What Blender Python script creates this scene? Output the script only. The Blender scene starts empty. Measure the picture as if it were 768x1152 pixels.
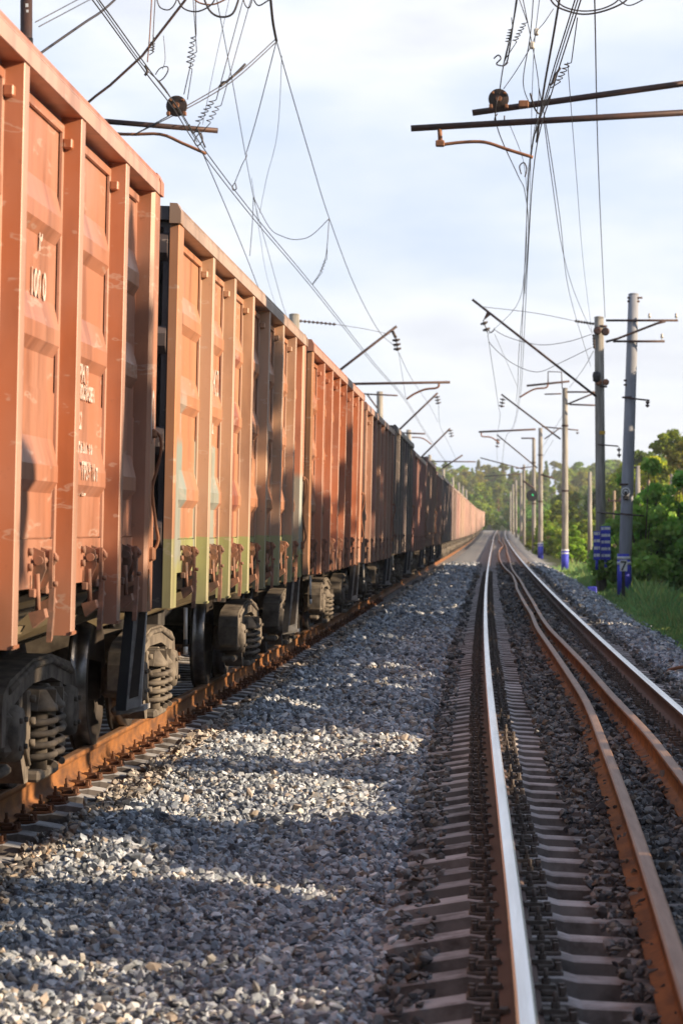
import bpy, math, random
import numpy as np
from mathutils import Vector, Matrix

random.seed(7)
rng = np.random.default_rng(7)
scene = bpy.context.scene
COL = scene.collection
F = 3100.0            # focal length in photo pixels
VX, VY = 557.0, 595.8 # vanishing point of the tracks in the photo
CAM = 1.51            # eye height over the rail heads
R = math.radians
TC = -3.65            # centre line of the goods train's track


def rise(y):
    """The line climbs gently in the distance."""
    return 8.3e-6 * max(0.0, min(y, 560.0) - 120.0) ** 2


def P(x, y, Z):
    """photo measurement + distance -> point in the world"""
    return ((x - VX) * Z / F, Z, CAM + (VY - y) * Z / F)


def depth_of(y, h):
    lo, hi = 4.0, 560.0
    for _ in range(60):
        m = .5 * (lo + hi)
        if VY + F * (h - rise(m)) / m > y: lo = m
        else: hi = m
    return lo


# ------------------------------------------------------------------ materials
def nt(mat):
    mat.use_nodes = True
    t = mat.node_tree
    return t, t.nodes, t.links


def ramp(nodes, stops):
    r = nodes.new('ShaderNodeValToRGB')
    e = r.color_ramp.elements
    while len(e) < len(stops): e.new(.5)
    for i, (p, c) in enumerate(stops):
        e[i].position = p
        e[i].color = (*c, 1) if len(c) == 3 else c
    return r


def noise(t, scale, detail=5, rough=.6, coord='Object', stretch=(1, 1, 1), rand=True):
    n, l = t.nodes, t.links
    tc = n.new('ShaderNodeTexCoord')
    mp = n.new('ShaderNodeMapping')
    mp.inputs['Scale'].default_value = stretch
    l.new(tc.outputs[coord], mp.inputs['Vector'])
    if rand:
        oi = n.new('ShaderNodeObjectInfo')
        mul = n.new('ShaderNodeMath'); mul.operation = 'MULTIPLY'; mul.inputs[1].default_value = 37.0
        l.new(oi.outputs['Random'], mul.inputs[0])
        cx = n.new('ShaderNodeCombineXYZ')
        for k in range(3): l.new(mul.outputs[0], cx.inputs[k])
        l.new(cx.outputs[0], mp.inputs['Location'])
    ns = n.new('ShaderNodeTexNoise')
    ns.inputs['Scale'].default_value = scale
    ns.inputs['Detail'].default_value = detail
    ns.inputs['Roughness'].default_value = rough
    l.new(mp.outputs[0], ns.inputs['Vector'])
    return ns


def mixc(t, fac, a, b, mode='MIX'):
    m = t.nodes.new('ShaderNodeMix'); m.data_type = 'RGBA'; m.blend_type = mode
    for s, v in ((m.inputs[0], fac), (m.inputs[6], a), (m.inputs[7], b)):
        if hasattr(v, 'is_linked'): t.links.new(v, s)
        elif isinstance(v, (int, float)): s.default_value = v
        else: s.default_value = (*v, 1)
    return m.outputs[2]


def bump(t, h, strength, dist):
    b = t.nodes.new('ShaderNodeBump')
    b.inputs['Strength'].default_value = strength
    b.inputs['Distance'].default_value = dist
    t.links.new(h, b.inputs['Height'])
    return b.outputs[0]


def mat(name, c1, c2=None, scale=6, rough=.7, metal=0, bmp=.15, bd=.01, stretch=(1, 1, 1), lo=.35, hi=.68, spec=.3, emit=None):
    m = bpy.data.materials.new(name)
    t, n, l = nt(m)
    b = n['Principled BSDF']
    b.inputs['Roughness'].default_value = rough
    b.inputs['Metallic'].default_value = metal
    b.inputs['Specular IOR Level'].default_value = spec
    if c2 is None: c2 = tuple(c * .6 for c in c1)
    ns = noise(t, scale, stretch=stretch)
    r = ramp(n, [(lo, c1), (hi, c2)])
    l.new(ns.outputs[0], r.inputs[0])
    outc = r.outputs[0]
    if name.startswith(('sleeper', 'grey_sleeper')):
        oi = n.new('ShaderNodeObjectInfo'); rr = ramp(n, [(0, (.74, .73, .72)), (.5, (.95, .95, .95)), (1, (1.2, 1.18, 1.17))]); l.new(oi.outputs['Random'], rr.inputs[0])
        st = noise(t, 3.0, 6, .7); r3 = ramp(n, [(.36, (.45, .42, .40)), (.54, (1, 1, 1))]); l.new(st.outputs[0], r3.inputs[0])
        outc = mixc(t, 1.0, mixc(t, 1.0, outc, rr.outputs[0], 'MULTIPLY'), r3.outputs[0], 'MULTIPLY')
    l.new(outc, b.inputs['Base Color'])
    if bmp: l.new(bump(t, ns.outputs[0], bmp, bd), b.inputs['Normal'])
    if emit:
        b.inputs['Emission Color'].default_value = (*emit[0], 1)
        b.inputs['Emission Strength'].default_value = emit[1]
    return m


def paint_mat(name, two_tone=False, patches=(), worn=0.0):  # worn: share of bleaching and painted-in glare
    """Old wagon paint: the object's own colour, sun-bleached, streaked, with rust spots."""
    m = bpy.data.materials.new(name)
    t, n, l = nt(m)
    b = n['Principled BSDF']
    b.inputs['Roughness'].default_value = .40
    b.inputs['Specular IOR Level'].default_value = .6
    oi = n.new('ShaderNodeObjectInfo')
    col = oi.outputs['Color']
    tc = n.new('ShaderNodeTexCoord'); sep = n.new('ShaderNodeSeparateXYZ')
    l.new(tc.outputs['Object'], sep.inputs[0])
    if two_tone:
        w = noise(t, 2.5)
        ad = n.new('ShaderNodeMath'); ad.operation = 'MULTIPLY_ADD'
        l.new(w.outputs[0], ad.inputs[0]); ad.inputs[1].default_value = .05; l.new(sep.outputs[2], ad.inputs[2])
        lt = n.new('ShaderNodeMath'); lt.operation = 'LESS_THAN'; lt.inputs[1].default_value = 1.535
        l.new(ad.outputs[0], lt.inputs[0])
        col = mixc(t, lt.outputs[0], col, (.30, .31, .125))
    for (y0, y1, z0, z1, pc, edge) in patches:
        w = noise(t, 2.2)
        fac = None
        for axis, a0, a1 in ((1, y0, y1), (2, z0, z1)):
            sh = n.new('ShaderNodeMath'); sh.operation = 'MULTIPLY_ADD'
            l.new(w.outputs[0], sh.inputs[0]); sh.inputs[1].default_value = .35 * edge; l.new(sep.outputs[axis], sh.inputs[2])
            mr = n.new('ShaderNodeMapRange'); mr.interpolation_type = 'SMOOTHSTEP'
            l.new(sh.outputs[0], mr.inputs[0]); mr.inputs[1].default_value = a0; mr.inputs[2].default_value = a0 + edge * .3 + .01
            mr2 = n.new('ShaderNodeMapRange'); mr2.interpolation_type = 'SMOOTHSTEP'
            l.new(sh.outputs[0], mr2.inputs[0]); mr2.inputs[1].default_value = a1; mr2.inputs[2].default_value = a1 + edge * .3 + .01
            sb = n.new('ShaderNodeMath'); sb.operation = 'SUBTRACT'; l.new(mr.outputs[0], sb.inputs[0]); l.new(mr2.outputs[0], sb.inputs[1])
            if fac is None: fac = sb.outputs[0]
            else:
                mm = n.new('ShaderNodeMath'); mm.operation = 'MULTIPLY'; l.new(fac, mm.inputs[0]); l.new(sb.outputs[0], mm.inputs[1]); fac = mm.outputs[0]
        col = mixc(t, fac, col, pc)
    if worn: col = mixc(t, worn, col, (.56, .44, .38))  # lighter mix for bleached paint and painted-in glare
    fade = noise(t, 1.1, 4, .55)
    r1 = ramp(n, [(.42, (0, 0, 0)), (.72, (1, 1, 1))]); l.new(fade.outputs[0], r1.inputs[0])
    bleach = n.new('ShaderNodeMath'); bleach.operation = 'MULTIPLY'; bleach.inputs[1].default_value = .38
    l.new(r1.outputs[0], bleach.inputs[0])
    pale = mixc(t, .6, col, (.46, .34, .30))
    c = mixc(t, bleach.outputs[0], col, pale)
    st = noise(t, 2.2, 5, .6, stretch=(1, 1.6, .3))
    r2 = ramp(n, [(.34, (.38, .34, .33)), (.52, (1, 1, 1))]); l.new(st.outputs[0], r2.inputs[0])
    c = mixc(t, .55, c, mixc(t, 1.0, c, r2.outputs[0], 'MULTIPLY'))
    sp = noise(t, 14, 7, .75)
    r3 = ramp(n, [(.62, (0, 0, 0)), (.70, (1, 1, 1))]); l.new(sp.outputs[0], r3.inputs[0])
    sm = n.new('ShaderNodeMath'); sm.operation = 'MULTIPLY'; sm.inputs[1].default_value = .5; l.new(r3.outputs[0], sm.inputs[0])
    c = mixc(t, sm.outputs[0], c, (.13, .055, .03))
    l.new(c, b.inputs['Base Color'])
    sc = noise(t, 5.5, 3, .5, stretch=(1, .35, 2.2)); r4 = ramp(n, [(.64, (0, 0, 0)), (.67, (1, 1, 1)), (.70, (0, 0, 0))]); l.new(sc.outputs[0], r4.inputs[0])
    s4 = n.new('ShaderNodeMath'); s4.operation = 'MULTIPLY'; s4.inputs[1].default_value = .4; l.new(r4.outputs[0], s4.inputs[0])
    c = mixc(t, s4.outputs[0], c, (.5, .4, .34))
    gm = noise(t, 2.6, 6, .7); gz = n.new('ShaderNodeMapRange'); gz.inputs[1].default_value = 1.0; gz.inputs[2].default_value = 1.75; gz.inputs[3].default_value = .62; gz.inputs[4].default_value = .0
    l.new(sep.outputs[2], gz.inputs[0]); g2 = n.new('ShaderNodeMath'); g2.operation = 'MULTIPLY'; l.new(gm.outputs[0], g2.inputs[0]); l.new(gz.outputs[0], g2.inputs[1])
    c = mixc(t, g2.outputs[0], c, (.16, .13, .11))
    l.new(c, b.inputs['Base Color'])
    dent = noise(t, 1.8, 2, .4)
    l.new(bump(t, dent.outputs[0], .35, .02), b.inputs['Normal'])
    return m


M = {}
M['paint'] = paint_mat('wagon_paint')
M['paint_worn'] = paint_mat('wagon_paint_bleached_glare', worn=.36)  # outward faces paled: bleached paint plus sky glare put into the colour
M['paint_two_tone_worn'] = paint_mat('wagon_paint_two_tone_bleached_glare', True, worn=.32)  # same bleaching and painted glare for the two-tone posts
M['paint_two_tone'] = paint_mat('wagon_paint_two_tone', True,
    [(.1, 1.25, 1.35, 2.16, (.25, .28, .25), .35), (2.0, 3.45, 1.35, 2.2, (.26, .29, .25), .1), (3.62, 5.0, 1.35, 3.0, (.28, .085, .05), .12),
     (.55, 1.2, 2.2, 2.5, (.36, .28, .23), .3)])
M['dark_steel'] = mat('dark_steel', (.035, .03, .03), (.075, .06, .05), 8, .6, .2)
M['undergear'] = mat('dusty_undergear', (.19, .16, .13), (.06, .049, .041), 7, .8, 0, .25, .008)
M['undergear_dark'] = mat('oily_undergear', (.055, .048, .045), (.03, .027, .026), 7, .65, 0, .25)
M['hatch_plate'] = mat('dusty_hatch_plate', (.24, .19, .115), (.15, .115, .07), 5, .85)
M['tread'] = mat('wheel_tread', (.22, .21, .21), (.10, .095, .095), 9, .33, .9, .03)
M['wheel'] = mat('wheel_steel', (.032, .027, .025), (.065, .052, .045), 7, .62, .3)
M['rust'] = mat('rail_rust', (.27, .11, .033), (.10, .045, .022), 8, .75, 0, .3, .004, (1, .4, 1))
M['rust_dark'] = mat('dark_rust', (.14, .058, .028), (.07, .034, .022), 14, .8, 0, .4, .005)
M['rail_side'] = mat('rail_side_dust', (.13, .088, .076), (.085, .058, .05), 6, .75, 0, .2, .003, (1, .25, 1))
M['rail_top'] = mat('polished_rail_head', (.78, .77, .77), (.55, .53, .52), 3, .25, .95, .02, .001, (6, .15, 1))
M['rust_top'] = mat('worn_rusty_head', (.27, .16, .10), (.17, .085, .045), 6, .5, .3, .15, .003, (5, .3, 1))
M['sleeper'] = mat('sleeper_concrete', (.44, .405, .395), (.31, .28, .275), 5, .9, 0, .35, .006)
M['sleeper_grey'] = mat('grey_sleeper_concrete', (.46, .46, .47), (.33, .33, .34), 5, .9, 0, .35, .006)
M['sleeper_side'] = mat('sleeper_side_shade', (.17, .15, .14), (.11, .098, .092), 5, .95, 0, .35, .006)  # side faces coloured darker than the tops to paint in their shade
M['clamp'] = mat('rail_clamp_steel', (.13, .105, .09), (.065, .053, .046), 20, .7, .1)
M['concrete'] = mat('mast_concrete', (.35, .325, .29), (.16, .145, .125), 2.6, .9, 0, .2, .01, (3, 3, .35))
M['shaded_concrete'] = mat('shaded_pole_concrete', (.30, .31, .345), (.22, .225, .25), 2.2, .9, 0, .2, .01, (3, 3, .35))  # bluish concrete, the leaning pole's shade put into its colour
M['wood'] = mat('pole_wood', (.33, .25, .17), (.22, .165, .115), 3, .9, 0, .2, .01, (4, 4, .3))
M['arm'] = mat('arm_steel', (.045, .03, .03), (.08, .04, .03), 6, .55, .3)
M['rust_arm'] = mat('rusty_steady_arm', (.27, .12, .06), (.16, .07, .04), 8, .7)
M['wire'] = mat('wire_metal', (.05, .045, .05), (.085, .07, .065), 20, .5, .5, 0)
M['insulator'] = mat('insulator_glaze', (.06, .04, .032), (.035, .022, .018), 8, .45, 0, 0, spec=.4)
M['pale_insulator'] = mat('pale_insulator', (.55, .5, .44), (.42, .38, .33), 8, .3, 0, 0, spec=.6)
M['blue'] = mat('blue_paint', (.06, .075, .55), (.05, .055, .40), 5, .6)
M['white'] = mat('white_paint', (.74, .74, .74), (.6, .6, .6), 7, .7)
M['black'] = mat('black_paint', (.022, .022, .025), (.035, .035, .037), 7, .5)
M['yellow'] = mat('yellow_plate', (.55, .34, .05), (.42, .25, .04), 10, .6)
M['green_lamp'] = mat('green_signal_lamp', (.02, .4, .12), (.02, .4, .12), 3, .3, 0, 0, emit=((.08, 1, .35), .25))
M['roof_tin'] = mat('tin_roof', (.42, .45, .5), (.32, .34, .38), 3, .5, .2)
M['house_wall'] = mat('house_wall', (.4, .36, .3), (.3, .26, .22), 3, .85)
M['window'] = mat('window_glass', (.03, .035, .04), (.05, .055, .06), 3, .1, 0, 0, spec=.6)
M['bark'] = mat('tree_bark', (.17, .12, .09), (.085, .065, .05), 5, .9, 0, .3, .02, (4, 4, .6))
M['pine_bark'] = mat('pine_bark', (.36, .17, .085), (.2, .11, .07), 5, .9, 0, .3, .02, (4, 4, .6))
M['stencil'] = mat('stencil_paint', (.50, .44, .40), (.38, .20, .14), 9, .7, 0, 0, lo=.45, hi=.6)


def stone_mat():
    m = bpy.data.materials.new('ballast_stone')
    t, n, l = nt(m)
    b = n['Principled BSDF']; b.inputs['Roughness'].default_value = .82; b.inputs['Specular IOR Level'].default_value = .25
    a = n.new('ShaderNodeVertexColor'); a.layer_name = 'tint'
    ns = noise(t, 45, 4, .7, rand=False)
    r = ramp(n, [(.3, (.72, .72, .72)), (.7, (1.2, 1.18, 1.15))]); l.new(ns.outputs[0], r.inputs[0])
    l.new(mixc(t, 1.0, a.outputs[0], r.outputs[0], 'MULTIPLY'), b.inputs['Base Color'])
    return m


def leaf_mat(name, trans=.35):
    m = bpy.data.materials.new(name)
    t, n, l = nt(m)
    for k in list(n):
        if k.type != 'OUTPUT_MATERIAL': n.remove(k)
    out = [k for k in n if k.type == 'OUTPUT_MATERIAL'][0]
    a = n.new('ShaderNodeVertexColor'); a.layer_name = 'tint'
    oi = n.new('ShaderNodeObjectInfo')
    c = mixc(t, 1.0, a.outputs[0], oi.outputs['Color'], 'MULTIPLY')
    d = n.new('ShaderNodeBsdfDiffuse'); l.new(c, d.inputs[0])
    tr = n.new('ShaderNodeBsdfTranslucent')
    l.new(mixc(t, 1.0, c, (1.3, 1.35, .6), 'MULTIPLY'), tr.inputs[0])
    ms = n.new('ShaderNodeMixShader'); ms.inputs[0].default_value = trans
    l.new(d.outputs[0], ms.inputs[1]); l.new(tr.outputs[0], ms.inputs[2])
    l.new(ms.outputs[0], out.inputs[0])
    return m


M['stone'] = stone_mat()
M['leaf'] = leaf_mat('leaf_green')
M['grass'] = leaf_mat('grass_blade', .3)


def ground_mat():
    m = bpy.data.materials.new('ballast_and_soil')
    t, n, l = nt(m)
    b = n['Principled BSDF']; b.inputs['Roughness'].default_value = .9; b.inputs['Specular IOR Level'].default_value = .2
    tc = n.new('ShaderNodeTexCoord')
    vo = n.new('ShaderNodeTexVoronoi'); vo.inputs['Scale'].default_value = 20; l.new(tc.outputs['Object'], vo.inputs['Vector'])
    sep = n.new('ShaderNodeSeparateColor'); l.new(vo.outputs['Color'], sep.inputs[0])
    r = ramp(n, [(0, (.13, .14, .16)), (.4, (.22, .23, .25)), (.75, (.30, .295, .29)), (1, (.38, .345, .30))]); l.new(sep.outputs[0], r.inputs[0])
    gl = noise(t, .8, 4, .6, rand=False)
    rg = ramp(n, [(.35, (.75, .75, .78)), (.65, (1.1, 1.08, 1.05))]); l.new(gl.outputs[0], rg.inputs[0])
    stone = mixc(t, 1.0, r.outputs[0], rg.outputs[0], 'MULTIPLY')
    a = n.new('ShaderNodeVertexColor'); a.layer_name = 'zone'
    gn = noise(t, 1.6, 6, .7, rand=False)
    rs = ramp(n, [(.3, (.05, .062, .018)), (.55, (.085, .10, .03)), (.75, (.13, .12, .055))]); l.new(gn.outputs[0], rs.inputs[0])
    zs = n.new('ShaderNodeSeparateColor'); l.new(a.outputs[0], zs.inputs[0])
    stone = mixc(t, zs.outputs[1], stone, mixc(t, 1.0, stone, (.5, .5, .5), 'MULTIPLY'))
    l.new(mixc(t, zs.outputs[0], stone, rs.outputs[0]), b.inputs['Base Color'])
    l.new(bump(t, vo.outputs['Distance'], .9, .04), b.inputs['Normal'])
    return m


M['ground'] = ground_mat()


# ------------------------------------------------------------------ mesh tools
class MB:
    def __init__(s): s.v, s.f, s.m, s.sm = [], [], [], []

    def add(s, vs, fs, mi=0, smooth=False):
        o = len(s.v)
        s.v += [tuple(p) for p in vs]
        for f in fs:
            s.f.append(tuple(i + o for i in f)); s.m.append(mi); s.sm.append(smooth)
        return s

    def box(s, x0, x1, y0, y1, z0, z1, mi=0, bev=0.0):
        if bev <= 0:
            vs = [(x, y, z) for z in (z0, z1) for y in (y0, y1) for x in (x0, x1)]
            return s.add(vs, [(0, 2, 3, 1), (4, 5, 7, 6), (0, 1, 5, 4), (2, 6, 7, 3), (0, 4, 6, 2), (1, 3, 7, 5)], mi)
        b = min(bev, (x1 - x0) * .45, (y1 - y0) * .45, (z1 - z0) * .45)
        # chamfered box: three nested slabs of vertices
        vs = []
        for (x, y, z, sx, sy, sz) in [(x, y, z, sx, sy, sz) for sz, z in ((1, z0), (-1, z1)) for sy, y in ((1, y0), (-1, y1)) for sx, x in ((1, x0), (-1, x1))]:
            vs += [(x, y + b * sy, z + b * sz), (x + b * sx, y, z + b * sz), (x + b * sx, y + b * sy, z)]
        c = lambda i, k: i * 3 + k
        fs = [(c(0, 2), c(2, 2), c(3, 2), c(1, 2)), (c(4, 2), c(5, 2), c(7, 2), c(6, 2)),
              (c(0, 1), c(1, 1), c(5, 1), c(4, 1)), (c(2, 1), c(6, 1), c(7, 1), c(3, 1)),
              (c(0, 0), c(4, 0), c(6, 0), c(2, 0)), (c(1, 0), c(3, 0), c(7, 0), c(5, 0))]
        for i in range(8): fs.append((c(i, 0), c(i, 1), c(i, 2)))
        for i, j, k in ((0, 1, 0), (2, 3, 0), (4, 5, 0), (6, 7, 0), (0, 2, 1), (1, 3, 1), (4, 6, 1), (5, 7, 1), (0, 4, 2), (1, 5, 2), (2, 6, 2), (3, 7, 2)):
            q = [a for a in range(3) if a != k]
            fs.append((c(i, q[0]), c(j, q[0]), c(j, q[1]), c(i, q[1])))
        return s.add(vs, fs, mi)

    def prism(s, poly, axis, a, b, mi=0):
        """poly in the two other axes, extruded along axis from a to b"""
        n = len(poly)
        def pt(u, w, t):
            return {0: (t, u, w), 1: (u, t, w), 2: (u, w, t)}[axis]
        vs = [pt(u, w, a) for u, w in poly] + [pt(u, w, b) for u, w in poly]
        fs = [tuple(range(n))[::-1], tuple(range(n, 2 * n))]
        for i in range(n):
            j = (i + 1) % n
            fs.append((i, j, n + j, n + i))
        return s.add(vs, fs, mi)

    def tube(s, pts, r, seg=8, mi=0, r1=None, caps=True):
        pts = [Vector(p) for p in pts]
        n = len(pts); o = len(s.v); prev = None
        for i, p in enumerate(pts):
            d = (pts[min(i + 1, n - 1)] - pts[max(i - 1, 0)])
            d = d.normalized() if d.length > 1e-9 else Vector((0, 0, 1))
            if prev is None:
                u = d.orthogonal().normalized()
            else:
                u = prev - d * prev.dot(d)
                u = u.normalized() if u.length > 1e-6 else d.orthogonal().normalized()
            prev = u; w = d.cross(u)
            rr = r if r1 is None else r + (r1 - r) * i / max(1, n - 1)
            for k in range(seg):
                a = 2 * math.pi * k / seg
                s.v.append(tuple(p + (u * math.cos(a) + w * math.sin(a)) * rr))
        for i in range(n - 1):
            for k in range(seg):
                k2 = (k + 1) % seg
                s.f.append((o + i * seg + k, o + i * seg + k2, o + (i + 1) * seg + k2, o + (i + 1) * seg + k)); s.m.append(mi); s.sm.append(True)
        if caps:
            s.f.append(tuple(o + k for k in range(seg))[::-1]); s.m.append(mi); s.sm.append(False)
            s.f.append(tuple(o + (n - 1) * seg + k for k in range(seg))); s.m.append(mi); s.sm.append(False)
        return s

    def lathe(s, prof, c, axis=2, seg=16, mi=0, mis=None, smooth=True):
        """prof: (radius, offset along the axis)"""
        o = len(s.v); n = len(prof)
        for r, t in prof:
            for k in range(seg):
                a = 2 * math.pi * k / seg; u, w = r * math.cos(a), r * math.sin(a)
                p = {0: (t, u, w), 1: (u, t, w), 2: (u, w, t)}[axis]
                s.v.append((p[0] + c[0], p[1] + c[1], p[2] + c[2]))
        for i in range(n - 1):
            for k in range(seg):
                k2 = (k + 1) % seg
                s.f.append((o + i * seg + k, o + i * seg + k2, o + (i + 1) * seg + k2, o + (i + 1) * seg + k))
                s.m.append(mis[i] if mis else mi); s.sm.append(smooth)
        s.f.append(tuple(o + k for k in range(seg))[::-1]); s.m.append(mi); s.sm.append(False)
        s.f.append(tuple(o + (n - 1) * seg + k for k in range(seg))); s.m.append(mi); s.sm.append(False)
        return s

    def mesh(s, name, mats):
        me = bpy.data.meshes.new(name)
        me.from_pydata(s.v, [], s.f)
        for m in (mats if isinstance(mats, (list, tuple)) else [mats]): me.materials.append(M[m])
        me.polygons.foreach_set('material_index', s.m)
        me.polygons.foreach_set('use_smooth', s.sm)
        import bmesh
        bm = bmesh.new(); bm.from_mesh(me); bmesh.ops.recalc_face_normals(bm, faces=bm.faces); bm.to_mesh(me); bm.free()
        return me

    def build(s, name, mats, parent=None, color=None):
        return link(name, s.mesh(name, mats), parent, color)


def link(name, me, parent=None, color=None):
    o = bpy.data.objects.new(name, me)
    COL.objects.link(o)
    if parent is not None: o.parent = parent
    if color: o.color = (*color, 1)
    return o


def tag(o, label, cat, group=None):
    o['label'] = label; o['category'] = cat
    if group: o['group'] = group
    return o


def empty(name, loc=(0, 0, 0)):
    o = bpy.data.objects.new(name, None)
    o.empty_display_size = .3
    o.location = loc
    COL.objects.link(o)
    return o


def copy_tree(o, parent=None):
    c = o.copy(); COL.objects.link(c); c.parent = parent
    for ch in list(o.children): copy_tree(ch, c)
    return c


def smooth_path(pts, sub=6):
    p = [Vector(q) for q in pts]
    if len(p) < 3: return p
    out = []
    for i in range(len(p) - 1):
        a, b, c, d = p[max(i - 1, 0)], p[i], p[i + 1], p[min(i + 2, len(p) - 1)]
        for k in range(sub):
            t = k / sub
            out.append(.5 * ((2 * b) + (c - a) * t + (2 * a - 5 * b + 4 * c - d) * t * t + (3 * b - a - 3 * c + d) * t ** 3))
    out.append(p[-1])
    return out


# ------------------------------------------------------------------ the track's course
# lateral position of the nearer running rail (head centre) against distance
LR = [(597, 1152), (580, 1050), (562, 900), (555.5, 818), (545.8, 717), (546.6, 680), (547.2, 647), (549.5, 630), (553.5, 612)]
_lz = [depth_of(y, CAM) for x, y in LR]
_lx = [(x - VX) * z / F for (x, y), z in zip(LR, _lz)]
_lz += [420, 560]; _lx += [_lx[-1] + .0, _lx[-1] + .5]
_co = np.polyfit(np.log(np.array(_lz[:9])), np.array(_lx[:9]), 3)


def left_rail(y):
    yy = min(max(y, 6.0), 260.0)
    v = float(np.polyval(_co, math.log(yy)))
    if y > 300: v += (y - 300) ** 2 * 1.2e-5
    return v


def ctr(y): return left_rail(y) + .797


def hgt(x, y):
    """ballast surface / terrain (rail heads at 0)"""
    c = ctr(y)
    z = -.245
    d = x - c
    def ss(a, b, t):
        t = min(1, max(0, (t - a) / (b - a))); return t * t * (3 - 2 * t)
    # own track: lower between the sleepers
    z -= .10 * (1 - ss(1.12, 1.5, abs(d))) * (1.0 - .55 * ss(-.5, -.2, d) * (1 - ss(.5, .75, d)))
    # train track
    z -= .10 * (1 - ss(1.0, 1.2, abs(x - TC))) - .035 * ss(1.1, 1.25, abs(x - TC)) * (1 - ss(1.5, 2.2, abs(x - TC)))
    # cess and slope on the right
    if d < -1.3 and x > TC + 1.2 and y < 150: z += .035 * math.sin(x * 2.1 + y * .7) * math.sin(y * .43 + 1.3 * x) + .03 * math.sin(x * 4.2 + 1.0) * math.sin(y * 1.1)
    z -= .62 * ss(1.6, 3.3, d)
    z -= .35 * ss(3.3, 9, d)
    z -= .6 * ss(1.9, 5, TC - x)
    z += rise(y)
    # far hill
    z += 7.0 * ss(600, 900, y) + 5.0 * ss(20, 90, x) * ss(150, 400, y)
    return z


# ------------------------------------------------------------------ ground sheet
def make_ground():
    ys = np.concatenate([np.linspace(-30, 0, 7), np.arange(2, 60, 1.0), np.arange(60, 160, 2.5), np.arange(160, 600, 10), np.linspace(600, 1000, 14), np.array([1300, 2000, 4000])])
    xs = np.concatenate([np.array([-3000, -900, -300, -120, -50, -20, -12]), np.arange(-8, 8.01, .2), np.array([9, 10, 12, 15, 20, 30, 45, 60, 90, 150, 300, 900, 3000])])
    vs, zone = [], []
    for y in ys:
        c = ctr(min(y, 560))
        for x in xs:
            vs.append((x, y, hgt(x, y)))
            e = .25 * math.sin(y * .37) + .15 * math.sin(y * 1.3)
            g = min(1, max(0, (x - c - 2.9 - e) / .5)); g = max(g, min(1, max(0, (TC - 3.0 - x) / .6)))
            if y > 560: g = 1
            zone.append((g, 1.0 if abs(x - c) < 1.3 and y < 560 else 0, 0, 1))
    nx = len(xs)
    fs = [(j * nx + i, j * nx + i + 1, (j + 1) * nx + i + 1, (j + 1) * nx + i) for j in range(len(ys) - 1) for i in range(nx - 1)]
    me = bpy.data.meshes.new('ground'); me.from_pydata(vs, [], fs)
    me.materials.append(M['ground'])
    at = me.color_attributes.new('zone', 'FLOAT_COLOR', 'POINT')
    at.data.foreach_set('color', np.array(zone, dtype=np.float32).ravel())
    me.polygons.foreach_set('use_smooth', [True] * len(fs))
    o = link('ground', me); o['kind'] = 'structure'
    return o


make_ground()


# ------------------------------------------------------------------ big numpy meshes
def np_mesh(name, verts, faces, nper, tint, material, smooth=False):
    """verts (N,3), faces (M,nper)"""
    me = bpy.data.meshes.new(name)
    me.vertices.add(len(verts)); me.vertices.foreach_set('co', verts.astype(np.float32).ravel())
    me.loops.add(faces.size); me.loops.foreach_set('vertex_index', faces.astype(np.int32).ravel())
    me.polygons.add(len(faces))
    me.polygons.foreach_set('loop_start', np.arange(0, faces.size, nper, dtype=np.int32))
    me.polygons.foreach_set('use_smooth', np.full(len(faces), smooth))
    me.update(calc_edges=True)
    if tint is not None:
        at = me.color_attributes.new('tint', 'FLOAT_COLOR', 'POINT')
        at.data.foreach_set('color', np.concatenate([tint, np.ones((len(tint), 1))], 1).astype(np.float32).ravel())
    me.materials.append(M[material])
    return me


def rand_rot(n):
    q = rng.normal(size=(n, 4)); q /= np.linalg.norm(q, axis=1, keepdims=True)
    w, x, y, z = q.T
    return np.stack([np.stack([1 - 2 * (y * y + z * z), 2 * (x * y - z * w), 2 * (x * z + y * w)], -1),
                     np.stack([2 * (x * y + z * w), 1 - 2 * (x * x + z * z), 2 * (y * z - x * w)], -1),
                     np.stack([2 * (x * z - y * w), 2 * (y * z + x * w), 1 - 2 * (x * x + y * y)], -1)], 1)


def rock_variants(k):
    import bmesh
    out = []
    for i in range(k):
        bm = bmesh.new()
        p = rng.normal(size=(13, 3)); p /= np.linalg.norm(p, axis=1, keepdims=True)
        p *= rng.uniform(.75, 1.1, (13, 1)); p *= np.array([1.25, .95, .68]) * rng.uniform(.85, 1.15, 3)
        for q in p: bm.verts.new(q)
        bmesh.ops.convex_hull(bm, input=bm.verts)
        for v in [v for v in bm.verts if not v.link_faces]: bm.verts.remove(v)
        bmesh.ops.triangulate(bm, faces=bm.faces)
        bm.verts.index_update()
        out.append((np.array([v.co[:] for v in bm.verts]), np.array([[v.index for v in f.verts] for f in bm.faces])))
        bm.free()
    return out


ROCKS = rock_variants(22)
PITCH = .545
TINTS = np.array([(.29, .315, .345), (.39, .41, .435), (.15, .165, .19), (.52, .53, .54), (.50, .47, .42), (.36, .30, .25), (.20, .21, .225), (.33, .365, .40), (.66, .66, .65), (.20, .165, .135)])
TP = np.array([.2, .18, .14, .12, .07, .06, .09, .08, .04, .02])


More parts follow.
